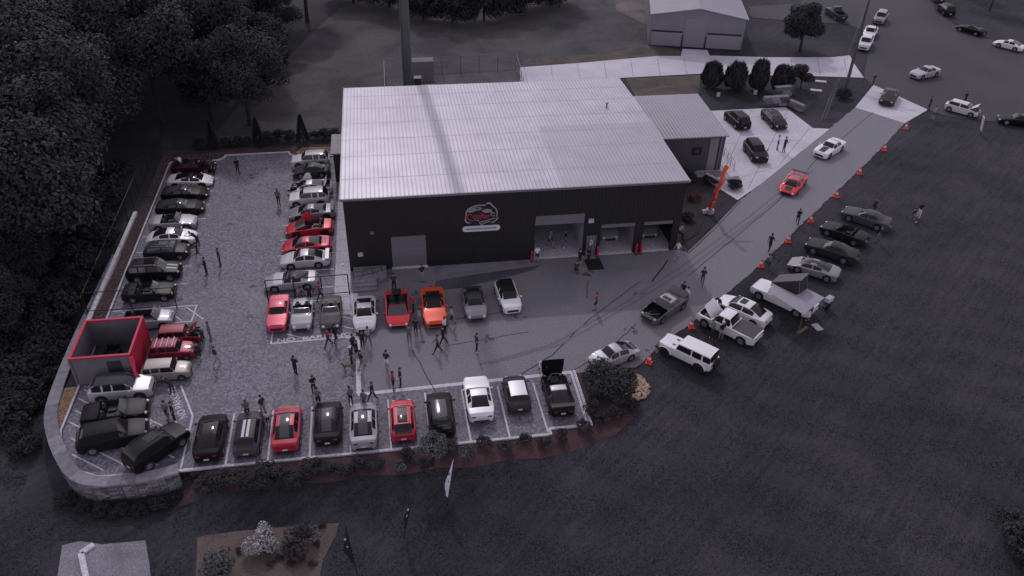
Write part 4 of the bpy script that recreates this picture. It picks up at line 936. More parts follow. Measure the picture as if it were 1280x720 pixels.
# ================================================================ CONTAINER, FENCES, STREET FURNITURE
cont = empty('roofless_container', 'roofless red framed container with grey inside walls on the lot corner', 'container', (-17.6, -10.35, 0))
M_cred = pbr('container_red', (.50, .022, .06), .45, noise=(2, .12)); M_cgr = pbr('container_grey', gv(.15, 1.1), .6, noise=(1, .15)); M_cfl = pbr('container_floor', gv(.06), .8, noise=(2, .3))
cx, cyy, ch = 2.08, 2.25, 2.62
MB().box(-cx, cx, -cyy, cyy, .02, .1).out('floor', M_cfl, cont)
for (a, b, c, d, m) in [(-cx, cx, -cyy, -cyy+.06, M_cgr), (-cx, -cx+.06, -cyy+.06, cyy-.06, M_cgr), (-cx, cx, cyy-.06, cyy, M_cgr), (cx-.06, cx-.01, -cyy+.06, cyy-.06, M_cgr)]: MB().box(a, b, c, d, .1, ch-.13).out('wall', m, cont)
cor = MB(); y = -cyy
while y < cyy-.1: cor.add([(cx-.008, y, .1), (cx+.035, y+.06, .1), (cx+.035, y+.16, .1), (cx-.008, y+.22, .1), (cx-.008, y, ch-.13), (cx+.035, y+.06, ch-.13), (cx+.035, y+.16, ch-.13), (cx-.008, y+.22, ch-.13)], [(0, 1, 5, 4), (1, 2, 6, 5), (2, 3, 7, 6)]); y += .28
cor.out('corrugated_side', M_cred, cont)
rf = MB(); rf.box(-cx-.05, cx+.05, -cyy-.06, -cyy+.13, ch-.13, ch+.02); rf.box(-cx-.05, cx+.05, cyy-.13, cyy+.06, ch-.13, ch+.02); rf.box(-cx-.06, -cx+.14, -cyy+.13, cyy-.13, ch-.13, ch+.015); rf.box(cx-.1, cx+.06, -cyy+.13, cyy-.13, ch-.13, ch+.015); rf.out('top_frame', M_cred, cont)
for (a, b) in ((-1, -1), (-1, 1), (1, 1)): MB().box(a*cx-.07, a*cx+.07, b*cyy-.07, b*cyy+.07, 0, ch-.13).out('corner_post', M_cgr if a < 0 else M_cred, cont)
MB().box(.35, 1.35, -cyy-.04, -cyy-.005, .12, 2.1).out('door', pbr('container_door', gv(.045), .5), cont)
bn = MB(); bn.add([(cx-.08, -cyy-.1, ch-.1), (cx+.3, -cyy-.1, ch-.1), (cx+.35, -cyy-.6, 1.4), (cx+.72, -cyy-.85, .9), (cx+.5, -cyy-1.25, .75), (cx+.18, -cyy-.7, 1.3)], [(0, 1, 2, 5), (5, 2, 3, 4), (5, 2, 1, 0), (4, 3, 2, 5)])
bn.out('hanging_banner', pbr('banner_red', (.60, .03, .10), .7), cont)
def armchair(x, y, rz, label, m):
    c = empty('armchair', label, 'chair', (x, y, .1), rz, 'seats inside the container')
    MB().box(-.4, .4, -.35, .4, .1, .42).out('seat', m, c); MB().box(-.45, .45, .3, .52, .3, .95).out('backrest', m, c)
    for sgn in (-1, 1): MB().box(sgn*.48-.09, sgn*.48+.09, -.35, .4, .05, .6).out('armrest', m, c)
armchair(-18.55, -11.5, R(70), 'dark padded armchair inside the container by its left wall', pbr('dark_fabric', gv(.022), .9)); armchair(-17.9, -9.6, R(-10), 'dark armchair inside the container against its back wall', pbr('dark_fabric2', gv(.012), .9))
tb_ = empty('low_table', 'low table with papers inside the roofless container', 'table', (-17.5, -11.5, .1)); MB().box(-.7, .7, -.4, .4, .36, .42).out('table_top', pbr('table_wood', gv(.05), .6), tb_)
for a in (-1, 1):
    for b in (-1, 1): MB().box(a*.6-.04, a*.6+.04, b*.32-.04, b*.32+.04, 0, .36).out('leg', M_black, tb_)
pp = MB(); pp.box(-.4, -.1, -.2, .05, .422, .43); pp.box(.05, .3, -.05, .25, .422, .432); pp.out('papers', M_plate, tb_)
sheet('bare_strip', [(-15.4, -12.8), (-15.4, -8.0), (-14.75, -7.7), (-14.95, -12.8)], .001, M_concd)
# orange gravel strip inside the wall
M_grav = pbr('orange_gravel', (.30, .19, .12), .9, noise=(6, .5), bump=.5)
sheet('gravel_bed', [(-20.6, -12.7), (-19.72, -12.7), (-19.72, -17.0), (-20.3, -17.0), (-20.6, -15.5)], .012, M_grav); sheet('gravel_bed', [(-6.2, 24.6), (-5.8, 23.25), (-1.7, 23.1), (-1.7, 25.4), (-5.6, 25.7)], .034, M_grav)
def stones(name, pts, mat, label=None, cat=None, kind='stuff', n=5):
    mb = MB()
    for (x, y, z, r) in pts:
        M = Matrix.Rotation(random.uniform(0, 6), 4, 'Z') @ Matrix.Rotation(random.uniform(-.5, .5), 4, 'X')
        mb.ell((x, y, z), (r*random.uniform(.8, 1.3), r*random.uniform(.7, 1.1), r*random.uniform(.5, .8)), 6, 4, M)
    o = mb.out(name, mat)
    if label: tag(o, label, cat)
    if kind: o['kind'] = kind
    return o
ro = random.Random(4)
gp = [(ro.uniform(-20.5, -19.75), ro.uniform(-16.9, -12.8), .03, ro.uniform(.03, .06)) for _ in range(900)]+[(ro.uniform(-5.7, -1.8), ro.uniform(23.4, 25.4), .05, ro.uniform(.03, .06)) for _ in range(900)]
M_grst = leaf_mat('gravel_stones', (.20, .12, .08), (.46, .31, .20))
o = stones('gravel', gp, M_grst); tag(o, 'orange brown gravel filling the small kerbed beds', 'gravel')
gp = [(-20.2+ro.uniform(-.45, .4), ro.uniform(-7.8, 25), .04, ro.uniform(.03, .07)) for _ in range(1300)]+[(ro.uniform(-19.3, -14.6), ro.uniform(23.6, 25.2), .05, ro.uniform(.03, .07)) for _ in range(600)]
o = stones('gravel', gp, leaf_mat('grey_gravel', (.05, .042, .045), (.19, .165, .17))); tag(o, 'grey brown gravel strip along the fence kerb', 'gravel')
rp = G(790, 483); gp = []
for _ in range(420):
    a = ro.uniform(0, 6.28); q = math.sqrt(ro.random()); gp.append((rp[0]+1.25*q*math.cos(a), rp[1]+1.5*q*math.sin(a), .02+.45*(1-q*q)*ro.uniform(.6, 1), ro.uniform(.08, .17)))
o = stones('rock_pile', gp, leaf_mat('golden_rock', (.26, .17, .10), (.62, .47, .33))); tag(o, 'heap of golden tan rocks beside the round bush', 'rocks')
# black metal fences
M_fence = pbr('fence_black', gv(.012), .5)
def fence(name, label, a, b, h, npan, z0=0, z1=0, mat=None, rails=(0.1, 1.0), pr=.035, mesh_gap=0, group=None):
    a = Vector((a[0], a[1], z0)); b = Vector((b[0], b[1], z1)); f = empty(name, label, 'fence', a, 0, group); d = b-a; mat = mat or M_fence
    for i in range(npan+1):
        p = d*i/npan; MB().tube([p, p+Vector((0, 0, h))], pr, 6).out('post', mat, f)
    for rr in rails: MB().tube([Vector((0, 0, h*rr)), d+Vector((0, 0, h*rr))], pr*.7, 6).out('rail', mat, f)
    if mesh_gap:
        w_ = MB(); L_ = d.length; n = int(L_/mesh_gap); dd = d/n
        for i in range(n): w_.tube([dd*i+Vector((0, 0, h*.08)), dd*i+Vector((0, 0, h*.98))], .006, 3, False)
        w_.out('wire_mesh', mat, f, kind='stuff')
    return f
fence('boundary_fence', 'tall black wire fence along the lot edge beside the dark wood', (-21.6, 22), (-21.3, -4.0), 2.0, 10, -.05, -.05, mesh_gap=.5)
fence('boundary_fence', 'black wire fence behind the conical evergreens at the lot end', (-15.5, 26.6), (-1.0, 26.9), 1.7, 6, mesh_gap=.5)
fence('fence_panel', 'black fence panel reaching from the wood-side fence across the hatched stall', (-21.3, -3.6), (-14.25, -3.7), 2.1, 2, rails=(.12, 1.0), pr=.055)
fence('fence_panel', 'black fence panel beside the workshop walk', (-6.85, -3.6), (-.05, -3.5), 2.1, 3, rails=(.12, 1.0), pr=.055)
fence('stair_rail', 'black stair railing beside the roll-up door at the workshop corner', (.35, -1.9), (3.6, -.9), 1.0, 4, .1, .1, rails=(.15, .55, 1.0), pr=.025)
stp = empty('corner_steps', 'grey concrete steps and landing at the workshop corner', 'steps', (1.6, -1.3, 0))
for k in range(3): MB().box(-1.3, .7, -2.0+k*.45, -1.55+k*.45, 0, .16*(k+1)).out('step', M_concd, stp)
MB().box(-1.3, 1.6, -.65, 1.2, 0, .5).out('landing', M_concd, stp)
fence('hand_rail', 'grey hand railing beside the annex ramp', G(893, 178), G(917, 213), 1.0, 6, rails=(.5, 1.0), mat=M_trim, pr=.03)
# tower compound behind the workshop
Xp, Yp = 7.2, 39.6
tw = empty('tower_mast', 'thick grey steel monopole mast rising behind the workshop', 'mast', (Xp, Yp, 0))
M_mast = pbr('galvanised_mast', (.10, .108, .115), .6, .1, noise=(.8, .15))
for k in range(6): MB().lathe([(.62-.03*k, 9.0*k), (.60-.03*k, 9*(k+1)), (.001, 9*(k+1)+.01)], 18).out('mast_section', M_mast, tw, True)
cbm = MB()
for a in (200, 250, 320): cbm.tube([(.62*math.cos(R(a)), .62*math.sin(R(a)), 0), (.5*math.cos(R(a)), .5*math.sin(R(a)), 44)], .035, 5)
cbm.out('cable', M_trim, tw)
MB().box(-1.1, 1.1, -1.1, 1.1, -.03, .12).out('footing', M_concd, tw)
M_galv = pbr('galvanised', gv(.26), .45, .4)
fence('compound_fence', 'galvanised fence along the back of the mast compound', (4.3, 46.3), (22.6, 47.6), 2.4, 7, mat=M_galv, rails=(.06, .55, 1.0), pr=.06)
fence('compound_fence', 'galvanised fence closing the mast compound on the concrete drive side', (22.6, 47.6), (22.0, 36.6), 2.4, 5, mat=M_galv, rails=(.06, .5, 1.0), pr=.04, mesh_gap=.35)
fence('compound_fence', 'galvanised fence on the far left of the mast compound', (4.3, 46.3), (4.2, 36), 2.4, 3, mat=M_galv, rails=(.06, .55, 1.0), pr=.06)
sheet('compound_pad', [(4.3, 33), (22.3, 33), (22.4, 47.4), (4.4, 46.2)], -.02, ground_mat('compound_gravel', gv(.075), gv(.11), .3, 7))
def cabinet(x, y, w_, d_, h, label, m, louv=False):
    c = empty('equipment_cabinet', label, 'cabinet', (x, y, 0)); MB().box(-w_/2, w_/2, -d_/2, d_/2, .12, h).out('case', m, c); MB().box(-w_/2-.12, w_/2+.12, -d_/2-.12, d_/2+.12, 0, .118).out('plinth', M_concd, c)
    MB().box(-w_/2+.06, w_/2-.06, -d_/2-.03, -d_/2-.004, .25, h-.12).out('door', m, c)
    if louv:
        for k in range(5): MB().box(-w_/2-.04, w_/2+.04, -d_/2+k*d_/5+.05, -d_/2+k*d_/5+d_/9, h+.004, h+.05).out('slat', m, c)
    MB().box(-w_/2-.05, w_/2+.05, -d_/2-.05, d_/2+.05, h-.02, h+.003).out('lid', m, c)
cabinet(9.3, 45.2, 3.1, 1.5, 2.7, 'long ribbed grey equipment shelter beside the mast', pbr('shelter_grey', gv(.20), .5, noise=(1, .1)), True)
cabinet(8.45, 39.6, .85, .9, 2.5, 'tall dark cabinet next to the mast foot', pbr('cab_dark', gv(.05), .5)); cabinet(9.75, 38.6, 1.7, 1.3, 1.55, 'cream low generator cabinet in the mast compound', pbr('cab_cream', (.36, .34, .32), .5)); cabinet(11.6, 38.6, 1.3, 1.3, 1.5, 'pale cabinet right of the cream generator', pbr('cab_pale', gv(.42), .5))
# wooden utility pole with guy wires
up = Vector(G(1057, 111)+(0,)); tp = Vector(G(1091, -18, 12)+(12,))
upole = empty('utility_pole', 'leaning dark wooden utility pole with guy wires beside the concrete drive', 'pole', up)
d = tp-up; MB().tube([(0, 0, 0), d*.5, d*1.15], [.22, .19, .15], 10).out('shaft', pbr('creosote_wood', (.06, .052, .055), .85, noise=(5, .3)), upole, True)
for k, q in enumerate([(1026, 151), (1031, 149)]):
    g = Vector(G(*q)+(0,))-up; MB().tube([g, d*.9], .015, 4).out('guy_wire', M_galv, upole); MB().tube([g, g+(d*.9-g).normalized()*4.2], .05, 5).out('guy_guard', pbr('guard', gv(.15), .6), upole)
arm = MB().box(-1.2, 1.2, -.06, .06, -.06, .06, Matrix.Translation(d*1.08)).out('cross_arm', M_black, upole)
# mailbox, slabs, small signs, sign board
mbx = Vector(G(1091, 106)+(0,)); mbo = empty('mailbox', 'black mailbox on a post by the street corner', 'mailbox', mbx)
MB().box(-.05, .05, -.05, .05, 0, 1.05).out('post', M_black, mbo); MB().ell((0, 0, 1.2), (.3, .16, .18), 10, 6).out('box', M_black, mbo, True)
for q, lb in (((1026, 102), 'pale flat stone slab nearest the small tree'), ((1020, 113), 'pale flat stone slab by the guy wires')):
    p = G(*q); b = MB().box(-.75, .75, -.3, .3, 0, .1).out('stone_slab', M_conc); b.location = (p[0], p[1], -.02); b.rotation_euler.z = R(-20); tag(b, lb, 'slab')
for q, lb in (((897, 124), 'small white sign on a stake behind the black crossover'), ((943, 121), 'small white sign on a stake near the stone block wall')):
    p = G(*q); sgn_ = empty('stake_sign', lb, 'sign', (p[0], p[1], 0), R(-15)); MB().box(-.02, .02, -.02, .02, 0, .5).out('stake', M_black, sgn_); MB().box(-.22, .22, -.03, -.022, .35, .95).out('panel', M_plate, sgn_)
p = G(1225, 168); sb = empty('sign_board', 'white sign board on two posts leaning on the grass verge', 'sign', (p[0], p[1], 0), R(62)); sb.rotation_euler.x = R(-8)
MB().box(-.55, .55, -.04, .04, .55, 2.3).out('panel', pbr('board_white', gv(.5), .5, noise=(2, .15)), sb)
for sgn in (-1, 1): MB().box(sgn*.5-.05, sgn*.5+.05, -.03, .03, 0, .549).out('post', M_black, sb)
ins = MB(); ins.box(-.3, .35, -.052, -.042, 1.7, 1.85); ins.box(-.35, .3, -.052, -.042, 1.3, 1.5); ins.box(-.3, .2, -.052, -.042, .9, 1.0); ins.out('print', M_trim, sb)
# block wall by the side lot
bwl = empty('block_wall', 'low grey stone block wall stepping round the side lot corner', 'wall', tuple(G(955, 132))+(0,)); bo = Vector(bwl.location)
def block_run(a, b, courses, drop=0):
    a = Vector(G(*a)+(0,))-bo; b = Vector(G(*b)+(0,))-bo; L_ = (b-a).length; n = max(1, int(L_/.95)); rz = math.atan2((b-a).y, (b-a).x)
    for c in range(courses):
        for i in range(n-(c*drop)):
            p = a+(b-a)*((i+.5+(.15 if c % 2 else -.1))/n); M_ = random.choice([pbr('block_a', gv(.14), .9, noise=(3, .3)), pbr('block_b', gv(.24), .9, noise=(3, .3)), pbr('block_c', gv(.08), .9, noise=(3, .3))])
            w_ = L_/n/2-.02; o = MB().box(-w_, w_, -.28, .28, c*.4+.005, c*.4+.39).out('block', M_, bwl); o.location = p; o.rotation_euler.z = rz+random.uniform(-.02, .02)
    t = MB().box(-L_/2, L_/2, -.33, .33, courses*.4, courses*.4+.1).out('cap', pbr('block_cap', gv(.20), .9, noise=(3, .2)), bwl); t.location = (a+b)/2; t.rotation_euler.z = rz
block_run((953, 133), (983, 131), 3); block_run((986, 132), (1003, 140), 2); block_run((966, 124), (986, 122), 4)
# air dancer
ad0 = Vector(G(887, 266)+(0,)); adm = Vector(G(896, 240, 2.9)+(2.9,)); ad1 = Vector(G(908.5, 208, 5.7)+(5.7,))
adn = empty('air_dancer', 'red orange inflatable tube figure waving beside the driveway', 'inflatable', ad0)
p0, p1, p2 = Vector((0, 0, .4)), adm-ad0, ad1-ad0
pts = [p0, p0*.7+p1*.3+Vector((-.12, 0, 0)), p0*.35+p1*.65+Vector((.1, 0, 0)), p1+Vector((-.1, 0, 0)), p1*.6+p2*.4+Vector((.14, 0, 0)), p1*.3+p2*.7+Vector((-.08, 0, 0)), p2]
M_ad = pbr('nylon_red', (.75, .06, .05), .6, noise=(3, .35)); M_ad2 = pbr('nylon_orange', (.85, .17, .05), .6); M_adg = pbr('nylon_grey', gv(.30), .6)
MB().tube(pts[:5], [.2, .23, .2, .24, .21], 12, False).out('body', M_ad, adn, True); MB().tube(pts[4:], [.22, .2, .25], 12, False).out('head', M_ad2, adn, True)
cl = MB()
for k in range(9):
    q = pts[k % 4]+(pts[k % 4+1]-pts[k % 4])*.5; cl.ell(q+Vector((.1*math.sin(k*2.1), -.19, .1*math.cos(k))), (.1, .07, .1), 8, 5)
cl.out('print_dots', pbr('nylon_dots', (.35, .30, .10), .6), adn, True)
MB().tube([pts[4], pts[4]+Vector((-.9, .1, .5)), pts[4]+Vector((-1.7, .2, .9))], [.14, .12, .1], 8).out('arm', M_adg, adn, True); MB().tube([pts[4]+(pts[5]-pts[4])*.3, pts[4]+Vector((.9, 0, .35)), pts[4]+Vector((1.7, -.1, .3))], [.14, .12, .1], 8).out('arm', M_adg, adn, True)
bw_ = MB(); bw_.lathe([(.001, 0), (.42, 0), (.42, .42), (.3, .46), (.001, .46)], 14); bw_.box(-.85, -.35, -.18, .18, .02, .36); bw_.out('blower', pbr('blower', gv(.35), .5), adn, True)
# feather flags
def feather(base, top, label, m, wd=.55, dark=False):
    b = Vector(GT(*base)); z1 = b.z+3.9; t = Vector(G(*top, z1)+(z1,)); o = empty('feather_flag', label, 'flag', b); d = t-b
    MB().tube([(0, 0, 0), d*.5, d], [.025, .02, .012], 6).out('pole', M_black, o)
    v = []; n = 14; rt = Vector((cR.x, cR.y, 0)).normalized()*-1
    for k in range(n+1):
        s = k/n; p = d*(.18+.82*s); ww = wd*math.sin(math.pi*min(1, .12+s*.88))**.7*(.75+.25*math.sin(s*7)); off_ = Vector((.05*math.sin(s*9), .08*math.cos(s*7), 0))
        v += [p, p+rt*ww*.5+off_, p+rt*ww+off_*1.6]
    mk('cloth', v, [(3*k+j, 3*k+j+1, 3*k+j+4, 3*k+j+3) for k in range(n) for j in range(2)], m, o, True, 80)
    for k in range(2):
        p = d*(.55+.16*k)+rt*wd*.45; MB().box(-.05, .05, -.012, .012, -.1, .1, Matrix.Translation(p+Vector((0, -.07, 0))) @ Matrix.Rotation(R(20), 4, 'Y')).out('emblem', M_plate if dark else M_trim, o)
feather((559, 632), (567, 575), 'tall white feather flag on the grass below the kerb bed', pbr('flag_white', gv(.72), .8), .4)
feather((505, 669), (516, 622), 'narrow dark feather flag between the white flag and the tan bed', pbr('flag_dark', gv(.022), .8), .3, True)
feather((446, 716), (432, 655), 'black feather flag with pale emblem beside the tan bed', pbr('flag_black', gv(.012), .8), .5, True)
# cones and bollards
M_cone = pbr('cone_orange', (.85, .07, .03), .5); M_conew = pbr('cone_white', gv(.7), .5)
cnm = MB().lathe([(.17, .03), (.11, .3), (.03, .7), (.001, .71)], 12).mesh('cone_body', M_cone, True); cbn = MB().lathe([(.128, .3), (.09, .47)], 12).mesh('band', M_conew, True); cbs = MB().box(-.2, .2, -.2, .2, 0, .035).mesh('base', M_cone)
conepx = [(1132, 161), (1105, 187.5), (1074, 217), (1045, 246), (1013, 277), (985, 302), (951, 333), (864, 409), (811, 453)]
clab = ['orange traffic cone at the corner of the pale apron', 'orange traffic cone opposite the white muscle coupe', 'orange traffic cone just past the white muscle coupe along the grass edge', 'orange traffic cone opposite the red driving sports car', 'white banded traffic cone beside the end grey muscle coupe', 'orange traffic cone at the nose of the dark muscle coupe', 'orange traffic cone by the grey low supercar', 'orange traffic cone at the front of the white pickup with raised hood', 'orange traffic cone in front of the white boxy off-roader']
for i, q in enumerate(conepx):
    p = G(*q); e = empty('traffic_cone', clab[i], 'cone', (p[0], p[1], -.02), random.uniform(0, 6), 'traffic cones along the driveway edge')
    e.scale = (1.25,)*3; obj('cone_body', cnm, e); obj('band', cbn, e, (0, 0, .003), (0, 0, 0), (1.03, 1.03, 1)); obj('base', cbs, e)
M_bol = pbr('bollard_red', (.42, .018, .045), .5)
for i, (x, lb) in enumerate([(16.45, 'red bollard beside the wide garage opening'), (22.68, 'red bollard beside the personnel door'), (26.4, 'left red bollard of the pair between the two end garage doors'), (26.85, 'right red bollard of the pair between the two end garage doors')]):
    b = empty('bollard', lb, 'bollard', (x, -.35, 0), 0, 'red bollards guarding the garage doors'); MB().lathe([(.1, 0), (.1, 1.15), (.07, 1.22), (.001, 1.25)], 12).out('post', M_bol, b, True); MB().lathe([(.16, 0), (.16, .03), (.1, .04)], 12).out('base_plate', M_black, b)
mt = MB().box(-.75, .75, -.9, .9, 0, .02).out('door_mat', pbr('mat_rubber', gv(.012), .9)); mt.location = (22.1, -1.5, 0); tag(mt, 'large black mat in front of the personnel door', 'mat')
# rooftop tent and awning over the pickup
tt = Vector(tent_truck.location); ta_ = tent_truck.rotation_euler.z; ax = Vector((math.cos(ta_), math.sin(ta_), 0)); ay = Vector((-ax.y, ax.x, 0))
M_tent = pbr('tent_fabric', gv(.03), .9, noise=(3, .2)); M_awn = pbr('awning_fabric', gv(.33, 1.14), .75, noise=(1.2, .08)); M_shell = pbr('tent_shell', gv(.055), .5)
tent = empty('rooftop_tent', 'dark wedge rooftop tent standing open on the white pickup', 'tent', tt)
def tp_(a, b, z): return ax*a+ay*b+Vector((0, 0, z))
v = [tp_(1.0, -.7, 1.95), tp_(1.0, .7, 1.95), tp_(-1.5, .7, 1.95), tp_(-1.5, -.7, 1.95), tp_(-1.15, .7, 3.35), tp_(-1.15, -.7, 3.35), tp_(1.0, -.7, 2.1), tp_(1.0, .7, 2.1)]
mk('canvas', v, [(1, 2, 4, 7), (0, 6, 5, 3), (2, 3, 5, 4)], M_tent, tent)
v = [tp_(1.1, -.78, 2.1), tp_(1.1, .78, 2.1), tp_(-1.3, .78, 3.42), tp_(-1.3, -.78, 3.42)]; v += [p+Vector((0, 0, .12)) for p in v]
mk('top_shell', v, [(3, 2, 1, 0), (4, 5, 6, 7), (0, 1, 5, 4), (1, 2, 6, 5), (2, 3, 7, 6), (3, 0, 4, 7)], M_shell, tent)
v = [tp_(1.1, -.78, 1.85), tp_(1.1, .78, 1.85), tp_(-1.6, .78, 1.85), tp_(-1.6, -.78, 1.85)]; v += [p+Vector((0, 0, .1)) for p in v]
mk('base_shell', v, [(3, 2, 1, 0), (4, 5, 6, 7), (0, 1, 5, 4), (1, 2, 6, 5), (2, 3, 7, 6), (3, 0, 4, 7)], M_shell, tent)
st = MB()
for b_ in (-.75, .75): st.tube([tp_(-1.45, b_, 1.95), tp_(-1.2, b_, 3.35)], .025, 6)
st.out('strut', M_trim, tent)
awn = empty('awning', 'pale lavender grey wrap-round awning spread over the pickup side', 'awning', tt)
zA = 2.18; apx = [(961, 365), (966, 354), (995.6, 368.7), (1008.7, 360.6), (1031, 372), (1004.5, 393)]
ap = [Vector(G(q[0], q[1], zA)+(zA,))-tt for q in apx]; hub = Vector(G(998, 376, zA+.12)+(zA+.12,))-tt
nA = len(ap); v = ap+[hub]+[p-Vector((0, 0, .03)) for p in ap]+[hub-Vector((0, 0, .03))]
mk('canopy', v, [(i, (i+1) % nA, nA) for i in range(nA)]+[((i+1) % nA+nA+1, i+nA+1, 2*nA+1) for i in range(nA)]+[(i, i+nA+1, (i+1) % nA+nA+1, (i+1) % nA) for i in range(nA)], M_awn, awn)
for k in (3, 4, 5): MB().tube([hub-Vector((0, 0, .06)), ap[k]-Vector((0, 0, .05))], .025, 5).out('arm', M_trim, awn)
for k in (4, 5): MB().tube([ap[k]-Vector((0, 0, .05)), Vector((ap[k].x, ap[k].y, 0))], .02, 5).out('leg', M_trim, awn)
def folding_table(p, rz, label, top):
    o = empty('folding_table', label, 'table', (p[0], p[1], 0), rz); MB().box(-.45, .45, -.3, .3, .68, .72).out('table_top', top, o)
    for a in (-1, 1):
        for b in (-1, 1): MB().tube([(a*.4, b*.25, 0), (a*.36, b*.22, .68)], .015, 5).out('leg', M_trim, o)
folding_table(G(1019, 417), R(100), 'small pale folding table on the grass behind the tent pickup', pbr('pale_top', gv(.42), .6)); folding_table(G(1027, 388), R(40), 'dark folding table with white items at the tent pickup tailgate', M_black)
cwm = pbr('camp_blue', gv(.4), .6)
for q, lb in (((1033, 385), 'white cooler box at the pickup tailgate'), ((1003, 413), 'tan camp board lying on the grass')):
    p = G(*q); o = empty('cooler_box' if 'cooler' in lb else 'camp_board', lb, 'cooler' if 'cooler' in lb else 'board', (p[0], p[1], 0), R(30))
    if 'cooler' in lb: MB().box(-.35, .35, -.22, .22, .75, 1.08).out('case', M_plate, o); MB().box(-.37, .37, -.24, .24, 1.083, 1.15).out('lid', cwm, o); MB().box(-.3, .3, -.2, .2, 0, .745).out('stand', M_black, o)
    else: MB().box(-.7, .7, -.12, .12, 0, .06).out('plank', pbr('tan_wood', (.22, .15, .11), .7), o); MB().box(-.6, -.5, -.14, .14, .062, .1).out('batten', pbr('tan_wood', (.22, .15, .11), .7), o)
p = GT(112, 704)
lk = MB()
pa = [GT(118, 682), GT(102, 693), GT(113, 745)]
for a, b in zip(pa[:-1], pa[1:]):
    d_ = (Vector(b[:2])-Vector(a[:2])).normalized(); n_ = Vector((-d_.y, d_.x))*.17; zt = max(a[2], b[2])+.2
    lk.prism([(a[0]+n_.x, a[1]+n_.y), (b[0]+n_.x, b[1]+n_.y), (b[0]-n_.x, b[1]-n_.y), (a[0]-n_.x, a[1]-n_.y)], zt-.35, zt)
lk.out('kerb', M_conc, kind='structure')
p = GT(1274, 664); o = empty('white_crate', 'pale slatted crate lying in weeds at the field edge', 'crate', p, R(15))
for k in range(3): MB().box(-.7, .7, -.4+k*.28, -.18+k*.28, .3, .34).out('slat', M_plate, o)
for k in range(2): MB().box(-.7, .7, -.42+k*.84, -.38+k*.84, 0, .295).out('side', M_plate, o)

# ================================================================ VEGETATION
def leaves(rnd, blobs, n, size, flat=.5, fill=.25):
    """leaf-clump cards spread through the volume of the blobs; flat = how far they lie level"""
    v = []; f = []; tot = sum(b[3]**2 for b in blobs)
    for (bx, by, bz, br, bzr) in blobs:
        for _ in range(int(n*br*br/tot)):
            a = rnd.uniform(0, 2*math.pi); u = rnd.uniform(-.75, 1); r = br*(1-fill*rnd.random()**.6) if rnd.random() < .8 else br*rnd.random()
            q = math.sqrt(1-u*u); c = Vector((bx+r*q*math.cos(a), by+r*q*math.sin(a), bz+u*r*bzr/br))
            nrm = Vector((q*math.cos(a), q*math.sin(a), u+flat)) + Vector((rnd.uniform(-.8, .8), rnd.uniform(-.8, .8), rnd.uniform(-.5, .8))); nrm.normalize()
            t = nrm.orthogonal().normalized(); t.rotate(Matrix.Rotation(rnd.uniform(0, 6.28), 3, nrm)); b = nrm.cross(t); s = size*rnd.uniform(.6, 1.35)
            i = len(v); v += [tuple(c-t*s*.6), tuple(c+b*s*.32+nrm*s*.1), tuple(c+t*s*.6), tuple(c-b*s*.32+nrm*s*.1)]; f.append((i, i+1, i+2, i+3))
    return v, f
def crown_mesh(seed, rad, zr, n, size, mat, nb=16, zc=0):
    rnd = random.Random(seed); bl = []
    for k in range(nb):
        a = rnd.uniform(0, 6.28); u = rnd.uniform(-.7, 1); q = math.sqrt(max(0, 1-u*u)); d = rnd.uniform(.45, .8)
        br = rad*rnd.uniform(.30, .50); bl.append((rad*d*q*math.cos(a), rad*d*q*math.sin(a), zc+zr*d*u, br, br*.75))
    v, f = leaves(rnd, bl, n, size, .5, .45 if rad > 4 else .25)
    me = bpy.data.meshes.new('crown'); me.from_pydata(v, [], f); me.materials.append(mat); me.update(); return me, bl
M_lfA = leaf_mat('leaf_dark', (.016, .0157, .0195), (.040, .039, .047)); M_lfB = leaf_mat('leaf_mid', (.022, .0215, .026), (.052, .050, .060)); M_lfC = leaf_mat('leaf_green', (.018, .021, .021), (.062, .068, .066)); M_lfP = leaf_mat('leaf_pale', (.16, .155, .165), (.5, .49, .51)); M_lfG = leaf_mat('leaf_grey', (.045, .047, .05), (.14, .142, .15))
M_bark = pbr('bark', (.03, .026, .028), .9, noise=(4, .4), bump=.5)
def trunk_mesh(seed, h, r, bl):
    rnd = random.Random(seed); mb = MB(); pts = [(0, 0, -.3), (rnd.uniform(-.15, .15), rnd.uniform(-.15, .15), h*.35), (rnd.uniform(-.3, .3), rnd.uniform(-.3, .3), h*.7), (0, 0, h)]
    mb.tube(pts, [r, r*.8, r*.55, r*.25], 8)
    for b in bl[:9]:
        z0 = h*rnd.uniform(.35, .7); mb.tube([(0, 0, z0), (b[0]*.5, b[1]*.5, (z0+b[2])/2+.3), (b[0]*.9, b[1]*.9, b[2])], [r*.4, r*.25, r*.08], 5)
    return mb.mesh('trunk', M_bark, True)
protos = []
for k in range(6):
    H_ = 14+1.2*(k % 3); cm, bl = crown_mesh(20+k, 5.6+.5*(k % 2), 6.2, 24000, .33, [M_lfA, M_lfB, M_lfA, M_lfC, M_lfA, M_lfB][k], 34, H_-6.6); protos.append((cm, trunk_mesh(40+k, H_-3, .34, bl)))
def tree(x, y, z, pr, sc, rz, label, group=None, name='forest_tree', zs=1.0):
    t = empty(name, label, 'tree', (x, y, z), rz, group); t.scale = (sc, sc, sc*zs)
    obj('crown', pr[0], t); obj('trunk', pr[1], t); return t
rt = random.Random(11); LBW = 'dark broadleaf tree in the dense wood beside the lot'
wood = []
for r_ in range(8):
    yy_ = -38+r_*37
    xr = 395-max(0, yy_)*1.0 if yy_ < 150 else 245-(yy_-150)*1.15
    xx_ = -60+(r_ % 2)*26
    while xx_ < xr: wood.append((xx_, yy_)); xx_ += 54
wood += [(0, 285), (55, 292), (-45, 300), (15, 335), (-40, 375), (60, 335), (95, 300)]
